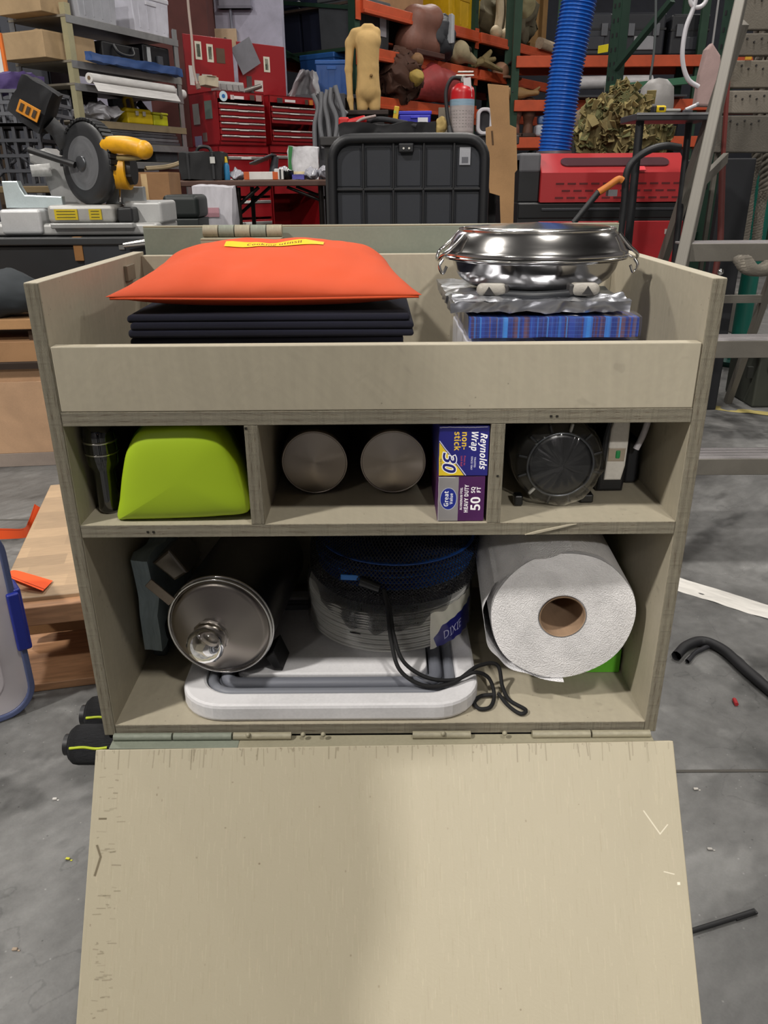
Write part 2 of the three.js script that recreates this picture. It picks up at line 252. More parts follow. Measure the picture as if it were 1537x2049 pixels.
{
  const tOr = mat(0xcf4c1e, .82, 0, { bumpMap: weave40, bumpScale: .0003, map: null });
  const t = thing('zip_pouch', 'bright orange fabric pouch with a yellow label strip', 'pouch', [-.105, .833, -.88]);
  // outline corners: front left, front right, back right, back left
  const fl = [-.274, -.792], fr = [.039, -.792], br = [.006, -.985], bl = [-.246, -.985];
  const xy = (u, v) => { const a = [fl[0] + (fr[0] - fl[0]) * u, fl[1] + (fr[1] - fl[1]) * u], b = [bl[0] + (br[0] - bl[0]) * u, bl[1] + (br[1] - bl[1]) * u]; return [a[0] + (b[0] - a[0]) * v, a[1] + (b[1] - a[1]) * v]; };
  const e = (u, v) => Math.pow(Math.max(0, 1 - Math.pow(Math.abs(2 * u - 1), 2.8)), .5) * Math.pow(Math.max(0, 1 - Math.pow(Math.abs(2 * v - 1), 3.4)), .5);
  const pinch = (u, v) => { const p = xy(u, v), k = .008 * Math.pow(Math.sin(Math.PI * v), 1) * Math.pow(Math.abs(2 * u - 1), 6), q = .01 * Math.sin(Math.PI * u) * Math.pow(Math.abs(2 * v - 1), 6); return [p[0] + (u < .5 ? k : -k), p[1] + (v < .5 ? q * -.6 : q)]; };
  const top = (u, v) => { const p = pinch(u, v), h = e(u, v); return [p[0], .8465 + .008 * v + h * (.011 + .03 * Math.min(1, v * 1.45)) + .008 * fbm(p[0] * 14, 3, p[1] * 14, 3) * h + .004 * h * Math.exp(-Math.pow((u - .27) / .07, 2)) * Math.sin(v * 5), p[1]]; };
  const bot = (u, v) => { const p = pinch(u, v), h = e(u, v); return [p[0], .8465 + .008 * v - h * (.017 + .004 * v), p[1]]; };
  part('body', pillow(90, 70, (u, v) => top(.5 - .5 * Math.cos(Math.PI * u), .5 - .5 * Math.cos(Math.PI * v)), (u, v) => bot(.5 - .5 * Math.cos(Math.PI * u), .5 - .5 * Math.cos(Math.PI * v))), tOr, t);
  part('seam', tube([[...[fl[0] + .004], .8445, fl[1] - .002], [-.105, .843, -.793], [fr[0] - .003, .8445, fr[1] - .002]], .0014, 30, 6), tOr, t);
  const zc = [-0.1221,0.8771,-0.955];
  const tl = ctex(512, 64, (g, w, h) => { g.fillStyle = '#f3b912'; g.fillRect(0, 0, w, h); g.fillStyle = '#5a3c08'; g.font = 'bold 40px sans-serif'; g.textAlign = 'center'; g.fillText('Cooking utinsil', w / 2, 44); });
  part('label_strip', grid(16, 3, (u, v) => { const x = -.172 + .108 * u, uu = (x + .258) / .277, vv = .53 + .075 * v, p = top(uu, vv); return [x, p[1] + .0009, p[2]]; }), new THREE.MeshStandardMaterial({ map: tl, roughness: .5 }), t);
}
const mSteel = phys(0xd9d7d4, { metalness: 1, roughness: .16 }), mBrush = phys(0xb9b2aa, { metalness: 1, roughness: .3, anisotropy: .6 });
{
  const [cx, , cz] = [0.1633,0.874,-0.872], y = .8435;
  const t = thing('roasting_pan', 'shiny stainless oval roasting pan with domed lid and wire handles', 'pan', [cx, y, cz]);
  const oval = (g) => g.scale(1, 1, .78), rx = .094;
  loc('pan_body', oval(lathe([[0, 0], [.056, .0005], [.07, .004], [.08, .011], [.0855, .02], [.088, .028], [.0905, .03], [.0965, .0305], [.0968, .034], [.088, .034], [.083, .018], [.07, .008], [0, .004]], 72)), mSteel, t);
  const lid = loc('lid', oval(lathe([[.0965, .0345], [.0968, .038], [.094, .0395], [.0905, .046], [.0855, .0545], [.08, .0595], [.074, .062], [0, .066]], 72)), mSteel, t);
  loc('rim_ring', oval(new THREE.TorusGeometry(.081, .0013, 8, 64).rotateX(Math.PI / 2).translate(0, .0595, 0)), mSteel, lid);
  for (const s of [-1, 1]) {
    loc('wire_handle', tube([[s * .079, .056, -.03], [s * .09, .044, -.03], [s * .1, .036, -.027], [s * .104, .03, -.01], [s * .104, .03, .01], [s * .1, .036, .027], [s * .09, .044, .03], [s * .079, .056, .03]], .0019, 50, 8), mSteel, t);
    loc('wire_clip', tube([[s * .1, .031, .02], [s * .1035, .024, .022], [s * .1, .017, .022], [s * .096, .024, .022]], .0016, 24, 8), mSteel, t);
  }
}
{   // grip under the pan
  const t = thing('pan_gripper', 'black bar with two off-white oval grips under the roasting pan', 'utensil', [.15, .842, -.787]);
  part('bar', tube([[.1, .848, -.79], [.15, .846, -.783], [.2, .848, -.79]], .0042, 20, 8), mm(0x2a2c30, .4), t);
  for (const [px, s] of [[984, 1], [1172, -1]]) { const p = [0.1527,0.8494,-0.785]; const x = p[0] + (px - 1078) * .00048; const g = part('grip', new RoundedBoxGeometry(.03, .0125, .016, 4, .006).translate(x, .851, -.79), mm(0x9c978e, .5), t); part('hollow', ex([[-.006, -.0035], [.005, -.0042], [-.001, .0042]], .002, .0004).translate(x - .003 * s, .8508, -.783), mm(0x2c2a2a, .6), g); part('end_cap', bx(.005, .011, .0145, x + .0135 * s, .851, -.79, .002), mm(0x3a3838, .6), g); }
}
const mWrap = phys(0xffffff, { transmission: 1, thickness: 0, roughness: .12, ior: 1.45 });
const wrapSheet = (x0, x1, y0, y1, z0, z1, sd, parent, amp = .003) => loc('plastic_wrap', jitter(bigBox(x0, x1, y0, y1, z0, z1, 30), amp, 45, sd).translate(-parent.position.x, -parent.position.y, -parent.position.z), mWrap, parent);
function bigBox(x0, x1, y0, y1, z0, z1, n) { const g = new THREE.BoxGeometry(x1 - x0, y1 - y0, Math.abs(z1 - z0), n, 5, n / 2 | 0); g.translate((x0 + x1) / 2, (y0 + y1) / 2, (z0 + z1) / 2); return norm(g); }
{
  const x0 = 0.0652, x1 = 0.2375;
  const t = thing('foil_pack', 'crinkled silver foil pack directly under the roasting pan', 'pack', [(x0 + x1) / 2, .831, -.85]);
  part('foil', jitter(bigBox(x0, x1, .8335, .8435, -.955, -.762, 40), .0045, 60, 3), phys(0x9a9ca3, { metalness: .9, roughness: .28 }), t);
  part('foil_flap', jitter(grid(30, 8, (u, v) => [x0 + .003 + (x1 - x0 - .006) * u, .842 + .007 * v * (1 - .8 * Math.sin(u * 3.1)), -.763 - .02 * v]), .006, 60, 9), phys(0xaaacb2, { metalness: .85, roughness: .25 }), t);
}
{
  const tP = ctex(1024, 128, (g, w, h) => { g.fillStyle = '#27429b'; g.fillRect(0, 0, w, h); for (let i = 0; i < 120; i++) { g.fillStyle = ['#1a2d78', '#2f6fc4', '#4a3050', '#3a86d8', '#22357f', '#6a4a5c'][i % 6] + 'cc'; g.fillRect(rr(0, w), 0, rr(2, 26), h); } for (let i = 0; i < 5; i++) { g.fillStyle = 'rgba(70,120,200,.4)'; g.fillRect(0, i * 26 + 6, w, 4); } });
  const m = new THREE.MeshStandardMaterial({ map: tP, roughness: .8 });
  const x0 = 0.0814, x1 = 0.2466;
  const t = thing('tablecloth_pack', 'blue striped tablecloth folded in clear wrap under the foil pack', 'tablecloth', [(x0 + x1) / 2, .808, -.85]);
  const g = jitter(bigBox(x0 + .002, x1 - .002, .81, .829, -.945, -.756, 20), .002, 30, 5); { const p = g.attributes.position, uv = g.attributes.uv; for (let i = 0; i < p.count; i++) uv.setXY(i, (p.getX(i) - x0) / (x1 - x0), (p.getY(i) - .81) / .019 + (p.getZ(i) + .75) * 4); }
  part('cloth', g, m, t); wrapSheet(x0, x1, .8085, .8305, -.948, -.752, 8, t, .003);
  const tQ = ctex(1024, 128, (g, w, h) => { g.fillStyle = '#dfe0ea'; g.fillRect(0, 0, w, h); g.fillStyle = '#2b3a8e'; g.fillRect(430, 0, 600, h); g.fillStyle = '#c23a42'; g.fillRect(320, 20, 110, 60); g.fillStyle = '#e8e8f2'; g.fillRect(560, 30, 160, 40); g.fillStyle = '#4c74c8'; g.fillRect(820, 20, 140, 70); });
  const t2 = thing('printed_pack', 'white, red and blue printed pack in clear wrap just behind the lip', 'pack', [(x0 + x1) / 2, .757, -.85]);
  const b0 = x0 - .001, g2 = bx(x1 - b0 - .004, .046, .18, (x0 + x1) / 2, .7805, -.845, .002); { const p = g2.attributes.position, uv = g2.attributes.uv; for (let i = 0; i < p.count; i++) uv.setXY(i, (p.getX(i) - x0) / (x1 - x0), (p.getY(i) - .757) / .05); }
  part('packet', g2, new THREE.MeshStandardMaterial({ map: tQ, roughness: .4 }), t2); wrapSheet(b0, x1, .757, .8075, -.94, -.75, 4, t2, .0025);
}
// ---------- middle row ----------
const YS = .6415;
{   // lime silicone bowls, nested on their side
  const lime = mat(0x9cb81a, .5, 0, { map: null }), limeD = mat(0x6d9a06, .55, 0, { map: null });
  const bowl = (name, label, pts, zf, dep, m) => {
    const t = thing(name, label, 'bowl', [pts[0][0], YS, zf - dep / 2]);
    const c = new THREE.CatmullRomCurve3(pts.map(p => new THREE.Vector3(p[0], p[1], 0)), true, 'centripetal', .5), N = 96, ring = c.getSpacedPoints(N); ring.pop();
    const cx = pts.reduce((a, p) => a + p[0], 0) / pts.length, cyy = pts.reduce((a, p) => a + p[1], 0) / pts.length;
    // shell: rim ring at the front rolled over into a bulged face, walls running back
    const prof = [[0, .011], [.2, .0109], [.4, .0104], [.6, .0095], [.75, .0082], [.86, .0066], [.93, .0047], [.97, .0026], [.992, 0], [1, -.004], [1, -dep * .5], [.97, -dep], [0, -dep]];
    part('shell', grid(N, prof.length - 1, (u, v) => { const k = Math.round(v * (prof.length - 1)), q = ring[Math.round(u * N) % N], f = prof[k]; return [cx + (q.x - cx) * f[0], cyy + (q.y - cyy) * f[0], zf - .011 + f[1]]; }), m, t);
    return t;
  };
  const a = (x, y) => { const p = [0, 0]; return p; };
  const px = [[-0.2645,0.6419,-0.706], [-0.2597,0.6653,-0.706], [-0.2529,0.6938,-0.706], [-0.245,0.7164,-0.706], [-0.232,0.7322,-0.706], [-0.2055,0.7369,-0.706], [-0.175,0.7367,-0.706], [-0.1583,0.7292,-0.706], [-0.1461,0.7057,-0.706], [-0.1376,0.679,-0.706], [-0.132,0.6569,-0.706], [-0.134,0.6495,-0.706], [-0.1619,0.6454,-0.706], [-0.2115,0.6431,-0.706], [-0.2562,0.6407,-0.706]];
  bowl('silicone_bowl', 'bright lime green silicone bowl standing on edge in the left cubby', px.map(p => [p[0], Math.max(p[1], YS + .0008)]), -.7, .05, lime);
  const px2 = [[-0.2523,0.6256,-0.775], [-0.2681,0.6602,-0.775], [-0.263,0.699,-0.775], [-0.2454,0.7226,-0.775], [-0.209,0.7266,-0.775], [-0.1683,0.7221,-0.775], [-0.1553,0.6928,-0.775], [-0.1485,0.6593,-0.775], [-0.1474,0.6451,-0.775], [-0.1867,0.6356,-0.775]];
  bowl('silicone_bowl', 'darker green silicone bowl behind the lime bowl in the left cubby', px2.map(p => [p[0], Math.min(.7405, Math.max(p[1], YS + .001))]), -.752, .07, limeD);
}
{
  const t = thing('black_flask', 'slim glossy black flask with two chrome rings, left end of middle row', 'flask', [-.2795, YS + .0005, -.735]);
  loc('cup', lathe([[0, 0], [.009, 0], [.0105, .003], [.0105, .045], [.015, .052], [.0158, .062], [.0155, .08], [.014, .096], [0, .097]], 40), phys(0x0b0b0c, { roughness: .08, clearcoat: 1 }), t);
  loc('chrome_ring', new THREE.TorusGeometry(.0158, .0012, 8, 48).rotateX(Math.PI / 2).translate(0, .0755, 0), mSteel, t); loc('chrome_ring', new THREE.TorusGeometry(.0158, .001, 8, 48).rotateX(Math.PI / 2).translate(0, .0635, 0), mSteel, t);
  const c = thing('folded_rag', 'small tan folded rag beside the lime green bowl', 'rag', [-.262, YS + .0005, -.76]);
  part('rag', jitter(lim(-.272, -.236, YS + .001, YS + .018, -.782, -.742, .006), .006, 40, 4), mat(0x8a7b58, .95), c);
}
for (const [px, tone, lab] of [[629, 0x948b83, 'left brushed steel canister lying on its side, base facing out'], [787, 0x99918a, 'right brushed steel canister lying on its side, base beside the foil boxes']]) {
  const c = [-0.0313,0.6842,-0.775], x = px === 629 ? -0.0727 : 0.0101, r = .0358;
  const t = thing('steel_canister', lab, 'canister', [x, YS + .0004, -.88], 0, 'steel canisters in the middle cubby');
  const m = phys(tone, { metalness: 1, roughness: .34, anisotropy: .7, bumpMap: null });
  part('body', lathe([[0, 0], [r - .003, 0], [r, .003], [r, .19], [0, .19]].map(p => [p[0], -p[1]]), 64, x, YS + .0006 + r, -.775, 'z'), m, t);
  const tS = ctex(256, 256, (g) => { g.fillStyle = '#8f8f8f'; g.fillRect(0, 0, 256, 256); for (let i = 0; i < 130; i++) { g.strokeStyle = `rgba(${rnd() > .5 ? '230,230,230' : '60,60,60'},${rr(.04, .16)})`; g.lineWidth = rr(.5, 1.5); g.beginPath(); g.arc(128, 128, rr(4, 126), 0, 6.3); g.stroke(); } });
  tS.colorSpace = THREE.NoColorSpace;
  part('base_disc', lathe([[.0004, 0], [r * .3, 0], [r * .6, 0], [r - .0032, 0]].reverse().map(p => [p[0], .0006]), 96, x, YS + .0006 + r, -.7754, 'z'), phys(tone, { metalness: 1, roughness: .34, anisotropy: .85 }), t);
  part('rim', new THREE.TorusGeometry(r - .002, .0012, 8, 64).translate(x, YS + .0006 + r, -.7755), m, t);
}
{   // aluminium foil boxes
  const rot = (g, w, h) => { g.translate(w, 0); g.rotate(Math.PI / 2); };   // lettering runs downwards
  const t1 = ctex(384, 384, (g, w, h) => {
    g.fillStyle = '#1f1f74'; g.fillRect(0, 0, w, h); g.fillStyle = '#e8c92c'; g.beginPath(); g.moveTo(0, 120); g.lineTo(200, h); g.lineTo(0, h); g.fill(); g.strokeStyle = '#d8d8e8'; g.lineWidth = 7; g.beginPath(); g.moveTo(0, 108); g.lineTo(214, h); g.stroke();
    rot(g, w, h); g.textAlign = 'left';
    g.fillStyle = '#fff'; g.font = 'italic bold 76px sans-serif'; g.save(); g.scale(.86, 1); g.fillText('Reynolds', 54, 66); g.font = 'italic bold 72px sans-serif'; g.fillText('Wrap', 34, 136); g.restore();
    g.fillStyle = '#f0c63c'; g.font = 'bold 66px sans-serif'; g.fillText('non-', 36, 210); g.fillText('stick', 36, 268);
    g.font = 'bold 20px sans-serif'; g.fillStyle = '#d9d9e6'; g.fillText('TRUSTED', 236, 110); g.fillText('SINCE 1947', 232, 134); g.fillStyle = '#c84a55'; g.fillText('Press to', 226, 190); g.fillText('Lock Roll', 226, 214);
    g.lineWidth = 14; g.strokeStyle = '#fff'; g.font = 'italic bold 142px sans-serif'; g.strokeText('30', 196, 352); g.fillStyle = '#1f1f74'; g.fillText('30', 196, 352); g.font = 'bold 20px sans-serif'; g.fillText('SQ FT', 250, 374);
    g.setTransform(1, 0, 0, 1, 0, 0); g.strokeStyle = 'rgba(225,222,210,.8)'; g.lineWidth = 5; g.beginPath(); g.moveTo(0, 3); for (let x = 0; x < w; x += 12) g.lineTo(x, 3 + 4 * rnd()); g.stroke();
  });
  const t2 = ctex(384, 384, (g, w, h) => {
    g.fillStyle = '#8d8a8a'; g.fillRect(0, 0, 170, h); g.fillStyle = '#46164f'; g.fillRect(168, 0, w, h);
    g.fillStyle = '#1a2a8c'; g.strokeStyle = '#c8cde0'; g.lineWidth = 4; g.beginPath(); g.ellipse(86, 190, 68, 94, 0, 0, 6.3); g.fill(); g.stroke();
    g.translate(0, h); g.rotate(-Math.PI / 2); g.fillStyle = '#fff'; g.textAlign = 'center'; g.font = 'bold 50px sans-serif'; g.fillText('Great', 194, 86); g.font = 'bold 36px sans-serif'; g.fillText('Value', 194, 122);
    g.font = 'bold 27px sans-serif'; g.save(); g.translate(194, 202); g.scale(.9, 1); g.fillText('ALUMINUM FOIL', 0, 0); g.restore(); g.font = 'bold 48px sans-serif'; g.save(); g.translate(194, 252); g.scale(.86, 1); g.fillText('HEAVY DUTY', 0, 0); g.restore();
    g.font = 'bold 112px sans-serif'; g.fillText('50', 150, 352); g.font = 'bold 46px sans-serif'; g.fillText('SQ', 270, 306); g.fillText('FT', 270, 354);
    g.setTransform(1, 0, 0, 1, 0, 0); g.strokeStyle = 'rgba(210,205,205,.7)'; g.lineWidth = 6; g.beginPath(); g.moveTo(0, 4); g.lineTo(140, 6); g.moveTo(0, 0); g.lineTo(3, h); g.stroke();
  });
  const X0 = 0.0521, X1 = .0998;
  for (const [y0, y1, tx, side, lab, xe] of [[YS + .0478, YS + .0972, t1, 0x1f1f74, 'blue and yellow aluminium foil box end, upper of the pair', X1], [YS + .0004, YS + .0474, t2, 0x46164f, 'purple and grey aluminium foil box end, lower of the pair', X1 - .002]]) {
    const t = thing('foil_box', lab, 'foil box', [(X0 + xe) / 2, y0, -.83]);
    part('carton', lim(X0, xe, y0, y1, -.99, -.702, .0012), mm(side, .5), t);
    const w = xe - X0 - .001, h = y1 - y0 - .001, g = jitter(new THREE.PlaneGeometry(w, h, 14, 14), .0006, 90, y0 * 50); g.translate((X0 + xe) / 2, (y0 + y1) / 2, -.7014);
    part('printed_end', g, new THREE.MeshStandardMaterial({ map: tx, roughness: .45, side: THREE.DoubleSide }), t);
  }
}
{   // black stove burner in clear plastic
  const c = [0.1764,0.6805,-0.735], t = thing('burner_in_bag', 'round black camp burner wrapped in clear plastic, right cubby', 'burner', [c[0], YS, -.79]);
  const blk = phys(0x0e0f11, { roughness: .35 }), cyc = YS + .0465;
  part('drum', lathe([[0, 0], [.028, 0], [.032, -.002], [.034, -.006], [.041, -.008], [.0435, -.012], [.0435, -.085], [0, -.085]], 56, c[0], cyc, -.733, 'z'), blk, t);
  part('inner_ring', new THREE.TorusGeometry(.033, .0013, 8, 56).translate(c[0], cyc, -.734), mm(0x55585c, .3, .8), t);
  for (let k = 0; k < 12; k++) { const a = k / 12 * 6.283 + .3; part('lug', bx(.009, .0026, .004, 0, 0, 0, .0008).rotateZ(a).translate(c[0] + .0385 * Math.cos(a), cyc + .0385 * Math.sin(a), -.737), k % 5 === 2 ? mm(0xb9b9b4, .4) : mm(0x2c2e31, .4, .5), t); }
  part('foot', lim(c[0] - .043, c[0] - .034, YS + .0006, YS + .012, -.75, -.738, .002), blk, t); part('foot', lim(c[0] + .026, c[0] + .04, YS + .0006, YS + .01, -.76, -.745, .002), blk, t);
  part('plastic_bag', jitter(lathe([[.001, .004], [.03, .0035], [.045, -.004], [.0462, -.03], [.045, -.1], [.001, -.1]].map(p => [p[0], p[1]]), 72, c[0], cyc + .0006, -.731, 'z'), .0055, 70, 2), mWrap, t);
}
{
  const b = [0.2438,0.6575,-0.76,0.0211,0.0639], t = thing('gas_lighter', 'white and black lighter with a small green trigger, standing upright', 'lighter', [b[0], YS + .0004, -.775]);
  part('black_back', ex([[-.016, 0], [.012, 0], [.014, .03], [.013, .07], [.008, .099], [-.008, .099], [-.015, .06]], .03, .003).translate(b[0], YS + .001, -.81), mm(0x121316, .4), t);
  part('white_shell', ex([[-.0105, .014], [.0075, .014], [.0105, .03], [.011, .055], [.0105, .08], [.007, .097], [-.002, .098], [-.0085, .07]], .008, .002).translate(b[0], YS + .001, -.783), mm(0xd6d2ca, .45), t);
  part('thumb_rest', ex([[-.009, .035], [.0085, .035], [.009, .05], [-.009, .05]], .003, .001).translate(b[0], YS + .001, -.7765), mm(0xa29684, .5), t); part('green_trigger', bx(.005, .009, .004, b[0] + .001, YS + .044, -.7735, .0015), mm(0x1d8a4a, .5), t);
  const h = thing('plastic_clip', 'small white plastic clip beside the black and white lighter', 'clip', [b[0] + .026, YS + .0004, -.8]);
  part('hook', tube([[b[0] + .022, YS + .085, -.79], [b[0] + .03, YS + .09, -.79], [b[0] + .034, YS + .08, -.79], [b[0] + .03, YS + .06, -.788], [b[0] + .024, YS + .045, -.787]], .0035, 30, 8), mm(0xcfccd0, .5), h);
  part('body', lim(b[0] + .0195, b[0] + .034, YS + .001, YS + .05, -.84, -.80, .004), mm(0x17181c, .5), h);
  const k = thing('black_pouch', 'black fabric pouch at the back of the right cubby', 'pouch', [.24, YS + .0004, -.9]);
  part('pouch', jitter(lim(.175, .265, YS + .004, .735, -.97, -.87, .012), .008, 25, 6), mm(0x15161d, .9), k);
}
// ---------- bottom row ----------
const YB = .4015;
{   // collapsible dish tub, folded flat
  const x0 = -0.231, x1 = 0.1063, w = x1 - x0, cx = (x0 + x1) / 2, d = .262, cz = -.701 - d / 2;
  const t = thing('collapsible_tub', 'white collapsible dish tub with grey rubber folds, flat on the floor', 'tub', [cx, YB + .0005, cz]);
  const flat = (pts, h, y, b, m, n, holes, p = t) => loc(n, ex(pts, h - 2 * b, b, holes).rotateX(-Math.PI / 2).translate(0, y + b, 0), m, p);
  const white = mat(0xdddcde, .38), grey = mat(0x74777f, .5);
  flat(rrect(w, d, .052), .0215, 0, .004, white, 'rim', [rrect(w - .05, d - .05, .034)]);
  flat(rrect(w - .053, d - .053, .034), .012, .001, 0, grey, 'fold_base');
  const ring = (inset, r, y, m) => { const p = rrect(w - inset * 2, d - inset * 2, .05 - inset * .7, 8).map(q => [q[0], y, -q[1]]); loc('rubber_fold', tube(p, r, 180, 10, true), m, t); };
  ring(.0315, .0062, .0155, grey); ring(.0475, .0078, .0165, mat(0x6b6e77, .5)); ring(.0392, .0035, .0125, mat(0x3b3d43, .6));
  flat(rrect(w - .114, d - .114, .02), .0225, .001, .002, white, 'base_panel');
  loc('drain_hole', cy(.006, .006, .001, w / 2 - .012, .0222, -.03, 'y', 16), mm(0x1a1b1d, .6), t);
}
{   // percolator on its side
  const c = [-0.1869,0.5045,-0.748], r = .0585, cyy = YB + .0235 + r + .006;
  const t = thing('coffee_percolator', 'steel coffee percolator lying on its side with clear glass knob', 'percolator', [c[0], YB + .025, -.85]);
  const g = new THREE.Group(); g.name = 'pot'; g.position.set(0, cyy - (YB + .025), .102); g.rotation.set(-.03, -.1, 0); t.add(g);
  loc('body', lathe([[0, -.012], [r - .002, -.012], [r, -.014], [r + .001, -.02], [r, -.2], [0, -.2]].map(p => p), 64, 0, 0, 0, 'z'), phys(0x8d8b88, { metalness: 1, roughness: .3 }), g);
  loc('rim_band', new THREE.TorusGeometry(r + .0012, .0018, 8, 72).translate(0, 0, -.016), mSteel, g); loc('rim_band', new THREE.TorusGeometry(r + .0004, .0015, 8, 72).translate(0, 0, -.01), mSteel, g);
  loc('lid_disc', lathe([[0, .004], [.016, .0035], [.018, 0], [.05, -.005], [r - .002, -.0095], [r - .001, -.012]], 72, 0, 0, 0, 'z'), phys(0x98918a, { metalness: 1, roughness: .27, anisotropy: .6 }), g);
  loc('glass_knob', lathe([[0, .034], [.009, .0338], [.0165, .031], [.0208, .024], [.0208, .017], [.0178, .011], [.0195, .006], [.0208, .002], [0, .002]], 12, -.006, -.004, .003, 'z'), phys(0xffffff, { transmission: 1, thickness: .02, roughness: .02, ior: 1.5 }), g);
  loc('hinge_strap', bx(.034, .012, .002, 0, 0, 0, .0006).rotateZ(-.75).translate(-.062, .044, -.004), mm(0x8b8073, .35, .9), g);
  loc('spout', ex([[0, 0], [.03, -.012], [.042, .004], [.014, .024]], .05, .003).rotateZ(-.35).translate(-.082, .063, -.09), mm(0x827c74, .3, .9), g);
  loc('handle', ex([[.046, -.046], [.056, -.036], [.066, -.061], [.056, -.062]], .035, .002).translate(0, 0, -.06), mm(0x111112, .4), g);
}
{
  const t = thing('paper_bag', 'crumpled pale blue paper packet wedged left of the percolator', 'packet', [-.258, YB + .0005, -.86]);
  part('packet', jitter(bigBox(-.288, -.267, YB + .03, YB + .15, -.95, -.80, 16), .012, 24, 5), mm(0x9fb0b8, .7), t);
  part('foot_fold', jitter(lim(-.288, -.268, YB + .006, YB + .05, -.94, -.82, .006), .006, 30), mm(0x32383c, .7), t);
  const t2 = thing('metal_ladle', 'dull metal utensil head leaning in the upper left of the bottom cubby', 'utensil', [-.262, .5, -.93]);
  part('blade', bx(.05, .022, .003, 0, 0, 0, .001).rotateZ(-.8).translate(-.24, .606, -.86), mm(0x6e6a66, .35, .8), t2);
}
const plX = .007, plZ = -.888;
{   // stack of paper plates
  const t = thing('paper_plate_stack', 'shrink-wrapped stack of white paper plates with blue printed band', 'plates', [plX, YB + .027, plZ]); t.rotation.z = .012;
  const white = mm(0xdeddd8, .7); for (let k = 0; k < 16; k++) loc('plate', lathe([[0, 0], [.078, 0], [.086, .004], [.1, .0065], [.1025, .006], [.1, .0052], [.0865, .0028], [.078, -.001], [0, -.001]], 64, .0006 * Math.sin(k * 2.2), .002 + k * .0033, .0006 * Math.cos(k * 3.1)), white, t);
  const rim = (a0, a1, r, y0, y1, n = 40) => grid(n, 6, (u, v) => { const a = a0 + (a1 - a0) * u, q = r + .0007 * Math.sin(a * 40 + v * 9); return [Math.sin(a) * q, y0 + (y1 - y0) * v, Math.cos(a) * q]; });
  const tD = ctex(512, 256, (g, w, h) => { g.fillStyle = '#d9d7cb'; g.fillRect(0, 0, w, h); g.fillStyle = '#1b1d78'; g.beginPath(); g.moveTo(60, h); g.lineTo(30, 190); g.lineTo(110, 120); g.lineTo(w, 70); g.lineTo(w, h); g.fill(); g.fillStyle = '#c9cbe8'; g.font = '78px sans-serif'; g.save(); g.translate(120, 226); g.rotate(-.1); g.scale(1.15, 1); g.fillText('DIXIE', 0, 0); g.restore(); });
  loc('printed_band', rim(.47, 1.3, .1038, .004, .056), new THREE.MeshStandardMaterial({ map: tD, roughness: .35, side: THREE.DoubleSide }), t);
  loc('plastic_wrap', merge([jitter(rim(-3.14, 3.14, .1048, -.0005, .058, 160), .0018, 60, 3)]), mWrap, t);
  loc('ink_mark', rim(-.47, -.34, .1062, .031, .0325, 8), mm(0x111111, .8), t);
}
